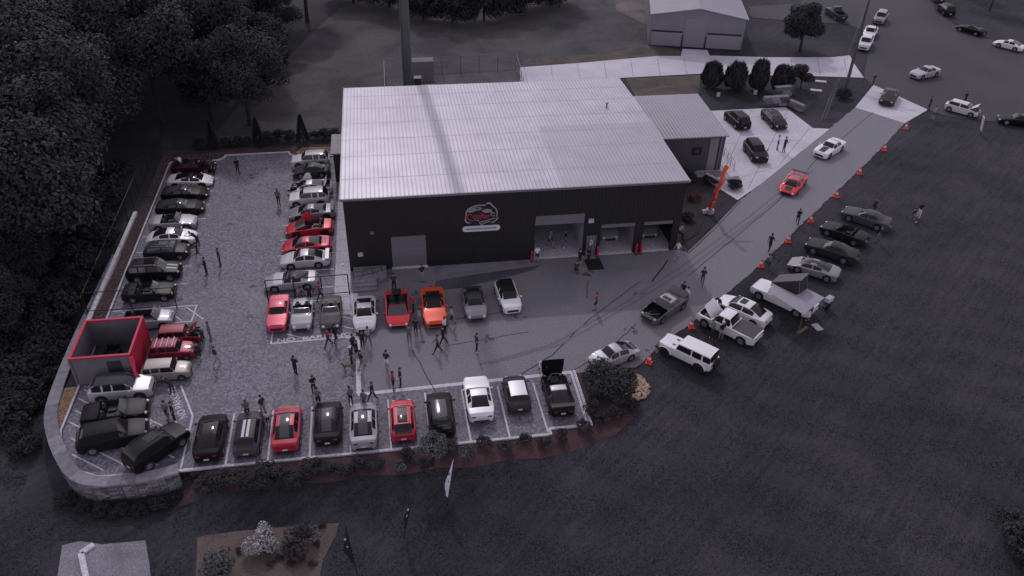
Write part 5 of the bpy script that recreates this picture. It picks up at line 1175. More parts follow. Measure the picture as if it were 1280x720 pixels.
for i, (a, b) in enumerate(wood):
    tall = b < 262; zc = 8.0 if tall else 4.5; sc = rt.uniform(.7, 1.2) if tall else rt.uniform(.45, .6)
    p = G(a+rt.uniform(-12, 12), b+rt.uniform(-8, 8), zc)
    if p[0] > -27.5 and p[1] < 28: p = (-27.5-rt.random()*2, p[1])
    tree(p[0], p[1], hgt(p[0], p[1])-.1, protos[i % 6 if tall else 2*(i % 3)], sc, rt.uniform(0, 6.28), LBW, 'trees of the dark wood')
cm, bl = crown_mesh(66, 4.6, 3.6, 12000, .34, M_lfA, 26, 3.3); thick = (cm, trunk_mesh(67, 5, .2, bl))
for i, (a, b) in enumerate([(528, 0), (565, 4), (605, 2), (645, -8), (485, -14), (440, -20), (690, -16)]):
    p = G(a, b, 3); tree(p[0], p[1], -.1, thick, .9+.07*i, rt.uniform(0, 6.28), 'dark tree in the thicket beyond the rear yard', 'trees beyond the rear yard')
cm, bl = crown_mesh(71, 3.4, 4.0, 11000, .32, M_lfA, 30, 3.9); mag = (cm, trunk_mesh(72, 7, .22, bl)); p = G(1000, 64)
tree(p[0], p[1], 0, mag, 1.0, 0, 'dense dark evergreen tree on the lawn before the far street', None, 'evergreen_tree')
for (a, b, sc, lb) in [(1255, 22, .95, 'dark leafy tree overhanging the street corner'), (1300, 12, 1.1, 'dark leafy tree behind the white street coupe'), (1225, 0, .9, 'dark leafy tree beyond the black street coupe')]:
    p = G(a, b); tree(p[0], p[1]+4, 0, protos[2], sc*.55, 1.3*sc, lb, 'trees along the far street', 'street_tree')
# shrubs
def shrub_mesh(seed, r, h, n, size, mat, nb=9): return crown_mesh(seed, r, h*.5, n, size, mat, nb, h*.5)[0]
sA = [shrub_mesh(100+k, .62, .85, 520, .13, [M_lfA, M_lfC, M_lfG][k % 3]) for k in range(5)]; sB = [shrub_mesh(120+k, 1.15, 1.3, 1600, .17, [M_lfA, M_lfC, M_lfG, M_lfB][k % 4], 12) for k in range(4)]
stemm = MB(); stemm.tube([(0, 0, -.1), (.03, .02, .25), (0, 0, .5)], [.035, .03, .015], 5); stemm = stemm.mesh('stem', M_bark)
def shrub(x, y, z, me, sc, label, group, name='shrub', sz=1.0):
    o = empty(name, label, 'shrub', (x, y, z), rt.uniform(0, 6.28), group); o.scale = (sc, sc, sc*sz); obj('foliage', me, o); obj('stem', stemm, o)
for q in [(737, 478), (561, 565), (584, 570), (606, 560), (632, 565), (656, 554), (681, 557), (704, 550), (730, 541), (751, 530), (769, 521), (790, 511), (740, 516), (500, 588), (507, 572), (535, 584), (560, 566)]:
    p = GT(*q); shrub(p[0], p[1], p[2]+.05, sA[rt.randrange(5)], rt.uniform(.85, 1.2), 'small dark round shrub planted in the red mulch bed', 'small shrubs in the front mulch bed')
for q in [(410, 588), (450, 582), (355, 597), (335, 592), (297, 602), (312, 606), (275, 603), (390, 588), (430, 592), (470, 584), (255, 612), (370, 604), (240, 600), (330, 606)]:
    p = GT(*q); shrub(p[0], p[1], p[2]+.05, sB[0 if rt.random() < .7 else 3], rt.uniform(.5, .85), 'loose dark bush on the slope below the front kerb', 'bushes on the slope below the kerb', 'bush', .75)
for q in [(130, 640), (152, 642), (176, 640), (200, 634), (222, 626), (106, 636), (82, 628)]:
    p = GT(*q); shrub(p[0], p[1], p[2], sB[0], rt.uniform(.35, .7), 'dark bush at the foot of the curved stone wall', 'bushes at the foot of the stone wall', 'bush')
for k in range(34):
    q = (rt.uniform(-5, 75), rt.uniform(400, 640)); p = GT(*q)
    if q[0] > 38 and 480 < q[1] < 560: q = (q[0]-30, q[1]); p = GT(*q)
    if p[0] < -22.2 or p[1] < -23.5: shrub(p[0], p[1], p[2]-.1, sB[0], rt.uniform(.8, 1.7), 'wild dark bush on the bank outside the lot wall', 'wild bushes on the bank', 'bush')
for k in range(26):
    y = 20-k*1.15+rt.uniform(-.5, .5); x = -23.2-rt.uniform(0, 3.0); shrub(x, y, hgt(x, y)-.1, sB[k % 2*3], rt.uniform(1.0, 2.0), 'dark undergrowth bush between fence and wood', 'undergrowth bushes along the fence', 'bush')
for q in [(282, 184), (294, 182), (307, 181), (337, 178), (348, 177), (361, 176), (394, 174), (405, 173), (419, 172), (252, 186)]:
    p = G(*q); shrub(p[0], p[1], 0, sA[rt.randrange(2)], rt.uniform(1.3, 1.7), 'dark rounded shrub in front of the black end fence', 'shrubs along the lot end')
def conifer(seed, h, r, n):
    rnd = random.Random(seed); v = []; f = []
    for _ in range(n):
        u = rnd.random()**.8; rr = r*(1-u)*rnd.uniform(.6, 1.05)+.04; a = rnd.uniform(0, 6.28); c = Vector((rr*math.cos(a), rr*math.sin(a), .15+u*h)); o = Vector((math.cos(a), math.sin(a), .6)).normalized(); t = Vector((-o.y, o.x, 0)); s = .2
        i = len(v); v += [tuple(c-t*s*.4), tuple(c+o*s*.9), tuple(c+t*s*.4), tuple(c+Vector((0, 0, s*.5)))]; f.append((i, i+1, i+2, i+3))
    me = bpy.data.meshes.new('foliage'); me.from_pydata(v, [], f); me.materials.append(M_lfA); return me
cf = conifer(5, 3.3, .75, 2200)
for q in [(267, 186), (324, 183), (379, 179)]:
    p = G(*q); o = empty('conical_evergreen', 'slim conical evergreen standing above the round shrubs at the lot end', 'tree', (p[0], p[1], 0), rt.uniform(0, 6), 'conical evergreens at the lot end'); obj('crown', cf, o); obj('trunk', stemm, o)
def vase(seed, h, r, n, mat):
    rnd = random.Random(seed); v = []; f = []
    for _ in range(n):
        a = rnd.uniform(0, 6.28); u = rnd.random(); rr = r*(.72+.28*math.sin(u*3.0))*rnd.random()**.4*(1+.22*math.sin(3*a+seed)+.16*math.sin(5*a+7*u)); k = 1-.25*(rr/r)**2; c = Vector((rr*math.cos(a), rr*math.sin(a), .2+u*h*k)); o = Vector((math.cos(a)*.35, math.sin(a)*.35, 1)).normalized(); t = Vector((-math.sin(a), math.cos(a), 0)); t.rotate(Matrix.Rotation(rnd.uniform(-1, 1), 3, 'Z')); s = rnd.uniform(.3, .85)
        i = len(v); v += [tuple(c-t*s*.2), tuple(c+o*s), tuple(c+t*s*.2)]; f.append((i, i+1, i+2))
    me = bpy.data.meshes.new('foliage'); me.from_pydata(v, [], f); me.materials.append(mat); return me
vs2 = vase(9, 3.2, 1.3, 4600, leaf_mat('leaf_spiky', (.02, .02, .024), (.10, .097, .105)))
vs1 = vase(8, 3.4, 1.2, 5200, leaf_mat('leaf_spiky', (.02, .02, .024), (.10, .097, .105)))
for i, q in enumerate([(888, 109.5), (918, 111), (947, 112.5), (975, 112.5)]):
    p = G(*q); o = empty('upright_shrub', 'upright spiky dark shrub in the row along the concrete drive', 'shrub', (p[0], p[1], 0), i*1.3, 'upright shrubs along the concrete drive'); o.scale = (1+.1*math.sin(i*2.3), 1, .9+.08*(i % 3)); obj('foliage', (vs1, vs2)[i % 2], o); obj('stem', stemm, o)
cm, bl = crown_mesh(81, 1.7, 1.3, 2600, .25, M_lfB, 12, 2.0); p = G(1001, 110); tree(p[0], p[1], 0, (cm, trunk_mesh(82, 2.2, .1, bl)), 1, 0, 'low spreading tree beside the upright shrubs', None, 'small_tree')
cm, bl = crown_mesh(83, 1.15, 1.0, 2000, .16, M_lfG, 12, 1.7); p = GT(541, 577); tree(p[0], p[1], p[2], (cm, trunk_mesh(84, 2.0, .06, bl)), 1, 0, 'small grey green tree leaning over the front kerb', None, 'small_tree')
cm = shrub_mesh(91, 2.0, 2.3, 6500, .2, M_lfC, 18); p = G(764, 488); o = empty('round_bush', 'large round dark green bush beside the golden rocks', 'shrub', (p[0], p[1], -.05)); obj('foliage', cm, o); obj('stem', stemm, o)
for (q, me, sc, lb) in [((280, 712), shrub_mesh(92, 1.25, 1.6, 2200, .16, M_lfG, 12), .95, 'grey green bush in the tan bed'), ((327, 682), shrub_mesh(93, 1.2, 1.5, 1500, .17, M_lfP, 14), .95, 'pale silvery bush at the top of the tan bed'), ((374, 684), shrub_mesh(94, 1.3, 1.7, 1500, .15, M_lfB, 14), 1.0, 'thin grey twiggy bush in the tan bed'), ((1276, 690), sB[3], 1.3, 'weedy clump at the far field edge'), ((1262, 655), sB[1], .8, 'low weeds beside the pale crate')]:
    p = GT(*q); o = empty('bush', lb, 'shrub', p, 0); o.scale = (sc,)*3; obj('foliage', me, o); obj('stem', stemm, o)
for q in [(338, 706), (350, 698), (365, 705), (396, 682), (379, 700), (391, 706), (403, 660), (300, 690)]:
    p = GT(*q); shrub(p[0], p[1], p[2], sA[rt.randrange(2)], .45, 'tiny dark plant dotted in the tan bed', 'tiny plants in the tan bed', 'small_plant')
for (x, y, sc, lb) in [(36.0, 13.4, 1.2, 'dark shrub under the annex window'), (38.3, 12.3, 1.0, 'dark shrub by the annex door'), (33.4, 5.2, .8, 'low plant in the dark bed beside the workshop'), (35.4, 9.2, 1.0, 'reddish low plant behind the inflatable tube figure'), (40.6, 11.2, 1.1, 'dark bush in the small square planter by the ramp')]: shrub(x, y, 0, sB[0] if 'reddish' not in lb else shrub_mesh(97, 1.1, 1.0, 900, .14, leaf_mat('leaf_red', (.04, .015, .018), (.13, .05, .05))), sc*.8, lb, None)
# pole-side scrub
p = G(1053, 122); shrub(p[0], p[1], 0, sB[0], 1.0, 'scrubby bush at the foot of the utility pole', None, 'bush')
# blades of rough grass over the field (nobody could count them)
def tufts(n, poly_fn, mat, label, hmin=.05, hmax=.13):
    v = []; f = []; k = 0; rnd = random.Random(9)
    while k < n:
        q = poly_fn(rnd)
        if q is None: continue
        x, y = q; z = hgt(x, y); a = rnd.uniform(0, 3.14); h = rnd.uniform(hmin, hmax); wd = rnd.uniform(.03, .08); dx, dy = math.cos(a)*wd, math.sin(a)*wd; lx, ly = rnd.uniform(-.08, .08), rnd.uniform(-.08, .08)
        i = len(v); v += [(x-dx, y-dy, z-.01), (x+dx, y+dy, z-.01), (x+lx, y+ly, z+h)]; f.append((i, i+1, i+2)); k += 1
    o = mk('grass', v, f, mat, kind='stuff'); tag(o, label, 'grass')
M_tuft = leaf_mat('grass_blade', (.016, .0155, .020), (.078, .074, .088)); M_tufty = leaf_mat('dry_blade', (.045, .045, .047), (.10, .094, .093))
dp = [Vector(p) for p in drive+[]]
def inpoly(x, y, poly):
    c = False; j = len(poly)-1
    for i in range(len(poly)):
        xi, yi = poly[i][0], poly[i][1]; xj, yj = poly[j][0], poly[j][1]
        if (yi > y) != (yj > y) and x < (xj-xi)*(y-yi)/(yj-yi)+xi: c = not c
        j = i
    return c
sideL = px([(880, 139), (982, 134), (1016, 160), (1037, 161), (951, 230), (922, 250), (893, 232), (870, 215), (880, 170)])
apr = px([(1069, 134), (1092, 106), (1160, 137), (1131, 154)])
LOWP = [[GT(*q)[:2] for q in P_] for P_ in ([(66, 676), (128, 679), (184, 674), (196, 775), (56, 775)], [(243, 670), (345, 658), (426, 652), (390, 775), (238, 775)])]
bedo = [(p[0], p[1]) for p in inn]+[(p[0], p[1]) for p in outp[::-1]]
drive_c = [(.65, -6.3), (.65, -16.1), (16.95, -15.7)]+COARSE[0]+[(30.2, .2), (0, .2), (0, -6.3)]
def field(rnd):
    a, b = rnd.uniform(-60, 1340), rnd.uniform(60, 760)
    if b < 430 and a < 770: return None
    x, y = G(a, b, -1.2 if b > 590 and a < 640 else -.06)
    if inpoly(x, y, drive_c) or inpoly(x, y, COARSE[1]) or inpoly(x, y, sideL) or inpoly(x, y, apr) or inpoly(x, y, bedo): return None
    if inpoly(x, y, LOWP[0]) or inpoly(x, y, LOWP[1]): return None
    if x < 17.5 and y > -22.4 and x > -21.5: return None
    if x < 47 and y > 0 and b < 300 and a < 1010: return None
    if b < 96: return None
    if rnd.random() > .55+.45*math.sin(x*.9+y*1.3+.8*math.sin(y*.3))*math.sin(x*.21-y*.17): return None
    return (x, y)
tufts(150000, field, M_tuft, 'rough dark mown grass covering the field', .015, .05)
ryp = px([(428, 150), (262, 178), (300, 130), (345, 90), (385, 45), (425, 10), (480, 2), (800, 2), (808, 50), (720, 76), (655, 80), (640, 110), (440, 118)])
def yard(rnd):
    x, y = G(rnd.uniform(260, 810), rnd.uniform(1, 180))
    if not inpoly(x, y, ryp) or (4 < x < 22.7 and 33 < y < 47.5): return None
    return (x, y)
tufts(14000, yard, M_tufty, 'dry patchy grass of the rear yard', .015, .05)

# ================================================================ PEOPLE
def skeleton(p):
    """joints (metres, facing +X, left = +Y), radii and region of each; p = pose"""
    J = {}; E = []
    def j(n, pos, r, reg, par=None):
        J[n] = (Vector(pos), r, reg)
        if par: E.append((par, n))
    hz = p.get('hip', .93); ln_ = p.get('lean', 0); tw = p.get('fwd', 0)
    up = Vector((math.sin(R(ln_)), 0, math.cos(R(ln_)))); pel = Vector((tw, 0, hz))
    j('pel', pel, (.14, .12), 'pants'); j('sp', pel+up*.2, (.135, .105), 'shirt', 'pel'); j('ch', pel+up*.42, (.165, .115), 'shirt', 'sp'); nk = pel+up*.56
    j('nk', nk, (.06, .06), 'skin', 'ch'); hd = Vector((math.sin(R(ln_+p.get('nod', 0))), 0, math.cos(R(ln_+p.get('nod', 0)))))
    j('h1', nk+hd*.10, (.075, .08), 'skin', 'nk'); j('h2', nk+hd*.18, (.078, .095), 'skin', 'h1'); j('h3', nk+hd*.25, (.06, .07), 'skin', 'h2')
    f_ = Vector((hd.z, 0, -hd.x)); j('nose', nk+hd*.145+f_*.11, (.014, .014), 'skin', 'h1')
    for s_n, sg_ in (('l', 1), ('r', -1)):
        th, kn = p['leg'+s_n]                                   # thigh swing forward, knee bend (deg)
        a = pel+Vector((0, sg_*.095, -.05)); j('hip'+s_n, a, (.095, .095), 'pants', 'pel')
        k = a+Vector((math.sin(R(th)), sg_*.02, -math.cos(R(th))))*.42; j('kn'+s_n, k, (.065, .065), p.get('kn', 'pants'), 'hip'+s_n)
        sh = th-kn; an = k+Vector((math.sin(R(sh)), 0, -math.cos(R(sh))))*.40; j('cf'+s_n, k*.62+an*.38, (.06, .06), p.get('kn', 'pants'), 'kn'+s_n); j('an'+s_n, an, (.042, .042), p.get('kn', 'pants'), 'cf'+s_n)
        j('he'+s_n, an+Vector((.02, 0, -.05)), (.045, .04), 'shoe', 'an'+s_n); j('to'+s_n, an+Vector((.17, sg_*.02, -.06)), (.04, .032), 'shoe', 'he'+s_n)
        sh_, el, out_ = p['arm'+s_n]                             # shoulder swing, elbow bend, outward
        c = pel+up*.47+Vector((0, sg_*.19, 0)); j('sh'+s_n, c, (.065, .065), 'shirt', 'ch')
        ar = Vector((math.sin(R(sh_)), sg_*math.sin(R(out_)), -math.cos(R(sh_)))).normalized(); e = c+ar*.28; j('el'+s_n, e, (.047, .047), 'shirt' if p.get('long') else 'skin', 'sh'+s_n)
        if not p.get('long'): pass
        fr_ = Vector((math.sin(R(sh_+el)), -sg_*math.sin(R(p.get('inw', 0))), -math.cos(R(sh_+el)))).normalized(); w_ = e+fr_*.25; j('wr'+s_n, w_, (.03, .033), 'skin', 'el'+s_n)
        pa = w_+fr_*.085; j('pa'+s_n, pa, (.02, .036), 'skin', 'wr'+s_n)
        sd_ = fr_.cross(Vector((0, 1, 0))); sd_ = Vector((0, 1, 0)) if sd_.length < .2 else sd_.normalized()
        cu_ = Vector((0, -sg_, 0))
        for q in range(4): j('f%d%s' % (q, s_n), pa+fr_*(.045, .06, .055, .04)[q]+sd_*(.027-.018*q)+cu_*.02, (.008, .008), 'skin', 'pa'+s_n)
        j('th'+s_n, w_+fr_*.05+sd_*.055+cu_*.015, (.009, .009), 'skin', 'wr'+s_n)
    return J, E
def person_mesh(p):
    J, E = skeleton(p); names = list(J); ix = {n: i for i, n in enumerate(names)}
    me = bpy.data.meshes.new('skel'); me.from_pydata([tuple(J[n][0]) for n in names], [(ix[a], ix[b]) for a, b in E], []); o = bpy.data.objects.new('skel', me); col.objects.link(o)
    md = o.modifiers.new('skin', 'SKIN'); md.use_smooth_shade = True
    for i, n in enumerate(names): me.skin_vertices[0].data[i].radius = J[n][1]; me.skin_vertices[0].data[i].use_root = (n == 'pel')
    o.modifiers.new('sub', 'SUBSURF').levels = 1
    dg = bpy.context.evaluated_depsgraph_get(); out = bpy.data.meshes.new_from_object(o.evaluated_get(dg)); bpy.data.objects.remove(o); bpy.data.meshes.remove(me)
    out.materials.clear()
    for k in range(4): out.materials.append(M_black)
    code = {'shirt': 0, 'pants': 1, 'skin': 2, 'shoe': 3}; sam = []
    for a, b in E:
        for t in (.0, .25, .5, .75, 1.0):
            rg = J[b][2] if t > (.5 if J[a][2] != J[b][2] else 0) else J[a][2]
            if b[:2] in ('el',) and not p.get('long'): rg = 'shirt' if t < .7 else 'skin'
            if b[:2] == 'wr' and p.get('long'): rg = 'shirt' if t < .85 else 'skin'
            sam.append((J[a][0].lerp(J[b][0], t), code[rg], J[a][1][0]*(1-t)+J[b][1][0]*t))
    zmin = min(q.co.z for q in out.vertices)
    for pl in out.polygons:
        c = pl.center; best = min(sam, key=lambda q: (q[0]-c).length-q[2]); pl.material_index = best[1]; pl.use_smooth = True
    for q in out.vertices: q.co.z -= zmin
    hd = J['h2'][0].copy(); hd.z -= zmin; top = J['h3'][0].copy(); top.z -= zmin
    return out, hd, (top-hd).normalized()
POSES = {
 'stand': dict(legl=(3, 2), legr=(-3, 2), arml=(4, 12, 8), armr=(0, 15, 8)),
 'hips': dict(legl=(6, 3), legr=(-6, 3), arml=(-25, 70, 35), armr=(-25, 70, 35), inw=40),
 'phone': dict(legl=(2, 2), legr=(-4, 2), arml=(35, 85, 5), armr=(35, 85, 5), inw=25, nod=18),
 'crossed': dict(legl=(4, 2), legr=(-2, 2), arml=(20, 75, 10), armr=(20, 75, 10), inw=55, long=1),
 'walk': dict(legl=(24, 6), legr=(-20, 14), arml=(-22, 12, 6), armr=(24, 18, 6), hip=.91),
 'shorts': dict(legl=(5, 3), legr=(-4, 2), arml=(2, 20, 10), armr=(8, 30, 10), kn='skin'),
 'walkshorts': dict(legl=(22, 6), legr=(-18, 14), arml=(-20, 12, 6), armr=(20, 25, 6), hip=.91, kn='skin'),
 'bend': dict(legl=(8, 4), legr=(-4, 4), arml=(70, 25, 8), armr=(60, 30, 8), lean=48, fwd=-.1, long=1),
 'crouch': dict(legl=(95, 125), legr=(70, 120), arml=(60, 50, 10), armr=(50, 60, 10), lean=22, hip=.50, fwd=-.15),
 'sit': dict(legl=(82, 85), legr=(86, 85), arml=(25, 60, 10), armr=(25, 60, 10), lean=5, hip=.56),
}
PM = {k: person_mesh(v) for k, v in POSES.items()}
def cloth(c, nm): return pbr('cloth_%s_%.3f_%.3f_%.3f' % ((nm,)+tuple(c)), c, .9)
SK = {0: pbr('skin_light', (.32, .25, .235), .6), 1: pbr('skin_tan', (.21, .15, .138), .6), 2: pbr('skin_deep', (.09, .05, .04), .6)}
hairm = MB().ell((0, 0, 0), (.103, .09, .10), 10, 6).mesh('hair', M_black, True); capm = MB(); capm.lathe([(.104, -.02), (.1, .05), (.06, .1), (.001, .11)], 12); capm.add([(.05, -.08, 0), (.2, -.06, -.015), (.2, .06, -.015), (.05, .08, 0)], [(0, 1, 2, 3), (3, 2, 1, 0)]); capm = capm.mesh('cap', M_black, True)
C = dict(black=gv(.013), dark=gv(.028), grey=gv(.12), lgrey=gv(.30), white=gv(.66), red=(.42, .02, .045), navy=(.018, .02, .035), tan=(.25, .20, .16), lav=(.36, .30, .42), denim=(.05, .055, .08), brown=(.10, .06, .05))
PN = [0]
def person(q, pose, shirt, pants, face, label, skin=None, hat=None, hgt_=1.0, z=None, w3=None, group=None):
    PN[0] += 1; i = PN[0]
    if w3: x, y, zz = w3
    else:
        x, y = G(*q); zz = 0.0 if z is None else z
    me, hd, ax_ = PM[pose]; o = bpy.data.objects.new('person', me); col.objects.link(o); o.location = (x, y, zz); o.rotation_euler = (0, 0, R(face)); s = hgt_*(1.02+.07*((i*37 % 10)/10)); o.scale = (s,)*3
    ms = (cloth(C[shirt], 's'), cloth(C[pants], 'p'), SK[skin if skin is not None else (i*7 % 3) % 2], cloth(C['white'] if i % 3 == 0 else C['dark'], 'shoe'))
    for k in range(4): o.material_slots[k].link = 'OBJECT'; o.material_slots[k].material = ms[k]
    tag(o, label, 'person', group)
    h = obj('cap' if hat else 'hair', capm if hat else hairm, o, tuple(hd+ax_*.035-Vector((.014, 0, 0))) if not hat else tuple(hd+ax_*.03))
    h.rotation_euler = ax_.to_track_quat('Z', 'Y').to_euler() if hat is None else (0, math.atan2(ax_.x, ax_.z), 0)
    h.material_slots[0].link = 'OBJECT'; h.material_slots[0].material = cloth(C[hat], 'hat') if hat else (pbr('hair_dark', (.012, .009, .009), .6) if i % 4 else pbr('hair_brown', (.05, .03, .022), .6))
    return o
PP = [
 ((298, 217), 'walk', 'black', 'dark', -80, 'person in black walking near the lot end kerb'), ((268, 219), 'stand', 'dark', 'black', 180, 'person in dark clothes at the nose of the maroon car'), ((228, 213), 'bend', 'white', 'black', 120, 'person in white shirt leaning at the maroon car engine'), ((349, 257), 'stand', 'grey', 'black', 80, 'person in grey top and black trousers beside the silver cars aisle'),
 ((247, 308), 'bend', 'black', 'black', 170, 'person in black bending at the white coupe nose'), ((249, 324), 'walkshorts', 'black', 'dark', 190, 'person in black shirt and shorts beside the small dark hatchback'), ((276, 333), 'stand', 'dark', 'dark', 200, 'person in dark top standing in the aisle facing the crossovers'), ((259, 344), 'crossed', 'black', 'black', 185, 'person in black with folded arms at the striped crossover'),
 ((253, 427), 'bend', 'black', 'dark', 185, 'person in black leaning over the propped-up red hood'), ((264, 425), 'stand', 'grey', 'grey', 200, 'person in long grey clothing by the red vintage hatchbacks'), ((250, 445), 'crouch', 'dark', 'dark', 175, 'person crouching by the red hatchback with roof bars'), ((272, 456), 'walkshorts', 'dark', 'lgrey', 30, 'person in dark top and pale shorts walking past the tan estate'), ((215, 492), 'bend', 'black', 'dark', 160, 'person in black bending beside the tan estate'), ((211, 526), 'shorts', 'grey', 'dark', 240, 'person in grey shirt on the painted hatching'), ((219, 527), 'stand', 'black', 'black', 200, 'person all in black on the painted hatching'),
 ((311, 523), 'phone', 'grey', 'dark', -80, 'person in grey shirt at the nose of the striped dark hatchback'), ((330, 519), 'shorts', 'dark', 'tan', -40, 'person in dark shirt and tan shorts near the red glass-roofed sedan'), ((336, 531), 'shorts', 'white', 'black', -70, 'small child in white beside the red glass-roofed sedan'), ((370, 468), 'crossed', 'black', 'black', 60, 'person all in black alone in the lot aisle'), ((393, 492), 'phone', 'black', 'dark', -60, 'person in black looking down above the kerb row'), ((399, 509), 'shorts', 'grey', 'dark', -100, 'person in grey shirt and dark shorts at the black glass-roofed sedan'), ((439, 507), 'shorts', 'grey', 'black', -50, 'person in grey shirt at the nose of the silver sedan'), ((456, 511), 'stand', 'grey', 'grey', -120, 'person in all grey near the painted band corner'), ((466, 501), 'walk', 'black', 'dark', 160, 'person in black walking along the painted band'),
 ((492, 488), 'shorts', 'red', 'black', 20, 'person in red sleeved top talking on the asphalt'), ((501, 483), 'stand', 'black', 'black', 190, 'person in black talking with the red-topped person'), ((484, 462), 'shorts', 'dark', 'white', 60, 'person in dark top and white shorts on the asphalt'), ((411, 433), 'walk', 'red', 'dark', 200, 'person in red shirt walking below the tan-seated roadster'), ((420, 427), 'walk', 'black', 'black', 60, 'person in black at the nose of the tan-seated roadster'), ((388, 378), 'stand', 'black', 'black', -90, 'person in black behind the two roadsters'), ((376, 374), 'crouch', 'lgrey', 'grey', -60, 'person in pale top behind the silver roadster'), ((401, 375), 'walk', 'red', 'dark', 200, 'person in red top behind the tan-seated roadster'),
 ((454, 436), 'stand', 'black', 'dark', 80, 'person in black at the nose of the silver white coupe'), ((461, 431), 'walk', 'lgrey', 'grey', 110, 'person in pale grey beside the silver white coupe'), ((442, 441), 'stand', 'dark', 'black', -40, 'person in dark top at the corner of the hatched box'), ((447, 448), 'shorts', 'black', 'dark', 160, 'person in black by the painted band'), ((440, 457), 'stand', 'dark', 'black', 190, 'person in white cap walking a tan dog'), ((452, 461), 'walkshorts', 'dark', 'grey', 30, 'person in dark top on the painted band past the dog'),
 ((493, 364), 'stand', 'dark', 'black', -90, 'person behind the red open supercar'), ((517, 390), 'hips', 'red', 'dark', -160, 'person in bright red top between the red supercar and orange sedan'), ((525, 409), 'stand', 'lgrey', 'grey', 200, 'person in pale grey by the orange sedan corner'), ((512, 429), 'stand', 'grey', 'grey', 90, 'person in grey standing before the red open supercar'), ((520, 420), 'shorts', 'black', 'dark', 70, 'person in black shorts before the orange sedan'), ((565, 406), 'walkshorts', 'lav', 'navy', 180, 'person in lavender shirt and navy shorts by the orange sedan'), ((556, 419), 'stand', 'white', 'black', 150, 'person in white top at the orange sedan nose'), ((547, 441), 'walk', 'grey', 'black', 185, 'person in grey top striding across the asphalt'), ((554, 431), 'walk', 'black', 'black', 190, 'person in black striding behind the grey-topped walker'), ((596, 440), 'hips', 'dark', 'black', 10, 'person in dark clothes standing below the grey coupe'), ((528, 352), 'stand', 'black', 'lgrey', -80, 'person in black top and pale trousers at the closed roll-up door'),
 ((671, 328), 'shorts', 'white', 'black', -90, 'person in white shirt beside the red bollard of the wide opening'), ((724, 333), 'shorts', 'black', 'dark', 30, 'person in black near the personnel door mat'), ((735, 330), 'phone', 'black', 'black', 200, 'person in black in front of the personnel door'), ((720, 342), 'crouch', 'dark', 'black', 60, 'person crouching beside the door mat'), ((846, 322), 'walk', 'white', 'lgrey', 200, 'person in pale clothes at the workshop corner'), ((849, 296), 'sit', 'lgrey', 'black', -70, 'person sitting among the rocks by the workshop side'), ((744, 388), 'shorts', 'red', 'black', 150, 'person in red top with black bag on the driveway apron'), ((877, 356), 'walk', 'navy', 'grey', 60, 'person in navy walking up the driveway'), ((857, 381), 'stand', 'white', 'dark', 190, 'person in white shirt at the raised trunk lid'), ((852, 374), 'stand', 'dark', 'black', 230, 'person in dark top behind the raised trunk lid'),
 ((889, 423), 'bend', 'grey', 'dark', 80, 'person in grey leaning on the white pickup side'), ((900, 425), 'shorts', 'black', 'lgrey', 100, 'person in white cap and black shirt by the white pickup'), ((897, 388), 'bend', 'dark', 'dark', 220, 'person looking into the white pickup engine'), ((996, 280), 'walk', 'black', 'dark', 60, 'person in black walking beside the cones'), ((961, 313), 'walk', 'navy', 'black', 40, 'person in navy jacket walking on the driveway edge'), ((960, 334), 'crouch', 'grey', 'dark', 100, 'person crouching at the cone by the grey supercar'), ((1139, 275), 'sit', 'black', 'grey', -60, 'person sitting on the open grass in black'), ((1147, 273), 'stand', 'black', 'white', -100, 'person in black top and white trousers out on the grass'), ((1097, 304), 'stand', 'dark', 'grey', 120, 'person behind the open black sports car'), ((1010, 401), 'stand', 'brown', 'brown', 120, 'person in brown under the awning edge'), ((1160, 137), 'stand', 'dark', 'dark', -60, 'tall person in dark clothes at the apron street corner'), ((1165, 150), 'shorts', 'lgrey', 'grey', 90, 'person in pale top on the verge below the apron corner'), ((1204, 131), 'stand', 'black', 'black', -80, 'person behind the white hatchback on the verge'), ((971, 187), 'stand', 'white', 'dark', -20, 'person in white top on the side lot'), ((979, 190), 'crossed', 'dark', 'dark', -60, 'person in dark clothes on the side lot'), ((676, 466), 'bend', 'white', 'grey', -90, 'person in pale shirt at the open hood of the black sports coupe'), ((1092, 262), 'crouch', 'dark', 'dark', 0, 'person crouching behind the end grey muscle coupe')]
for t in PP:
    kw = {}
    if 'white cap' in t[5]: kw['hat'] = 'white'
    elif 'navy' in t[5]: kw['hat'] = 'dark'
    if 'child' in t[5]: kw['hgt_'] = .68
    if 'grass' in t[5]: kw['z'] = -.05
    person(*t, **kw)
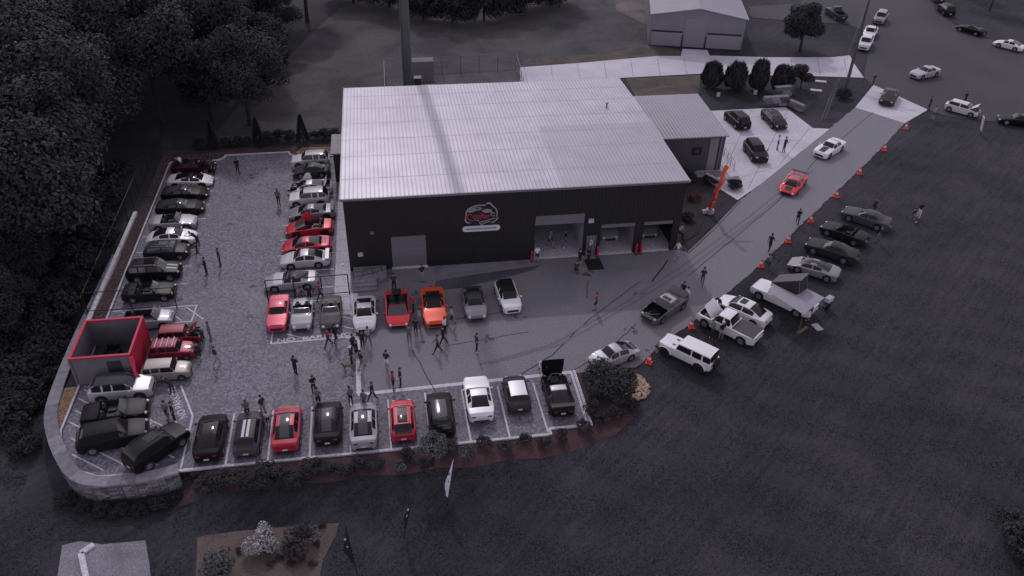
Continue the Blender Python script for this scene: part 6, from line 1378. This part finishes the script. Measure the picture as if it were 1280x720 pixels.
person(None, 'walkshorts', 'grey', 'black', -60, 'person in grey shirt inside the wide garage opening', w3=(18.6, 1.8, .03)); person(None, 'shorts', 'black', 'dark', 180, 'person in black inside the wide garage opening', w3=(20.0, 1.6, .03))
# dog
dx, dy = G(436, 463)
dm = bpy.data.meshes.new('skel'); dj = [(-.32, 0, .46), (0, 0, .48), (.28, 0, .50), (.40, 0, .64), (.50, 0, .70), (.62, 0, .67), (.46, .05, .78), (.46, -.05, .78), (-.45, 0, .52), (-.60, 0, .66)]; de = [(0, 1), (1, 2), (2, 3), (3, 4), (4, 5), (4, 6), (4, 7), (0, 8), (8, 9)]; dr = [.10, .105, .13, .075, .075, .04, .02, .02, .03, .015]
for sx_, base, pts_ in ((1, 2, [(.26, .09, .30), (.27, .09, .16), (.27, .09, .03), (.33, .09, .02)]), (-1, 0, [(-.28, .09, .32), (-.42, .09, .19), (-.37, .09, .03), (-.31, .09, .02)])):
    for sg_ in (1, -1):
        pr_ = base
        for k, q in enumerate(pts_): dj.append((q[0], q[1]*sg_, q[2])); dr.append((.055, .032, .028, .03)[k]); de.append((pr_, len(dj)-1)); pr_ = len(dj)-1
dm.from_pydata(dj, de, []); do = bpy.data.objects.new('skel', dm); col.objects.link(do); do.modifiers.new('s', 'SKIN')
for i, r_ in enumerate(dr): dm.skin_vertices[0].data[i].radius = (r_, r_); dm.skin_vertices[0].data[i].use_root = (i == 1)
do.modifiers.new('u', 'SUBSURF').levels = 1
dme = bpy.data.meshes.new_from_object(do.evaluated_get(bpy.context.evaluated_depsgraph_get())); bpy.data.objects.remove(do)
dme.materials.clear(); dme.materials.append(pbr('dog_fur', (.20, .13, .09), .9, noise=(5, .4)))
for q in dme.polygons: q.use_smooth = True
dog = obj('dog', dme, None, (dx, dy, 0), (0, 0, R(175))); tag(dog, 'tan dog on a lead beside the person in white cap', 'dog')
MB().lathe([(.085, -.02), (.085, .02)], 10, Matrix.Translation((.36, 0, .58)) @ Matrix.Rotation(R(50), 4, 'Y')).out('collar', M_black, dog)
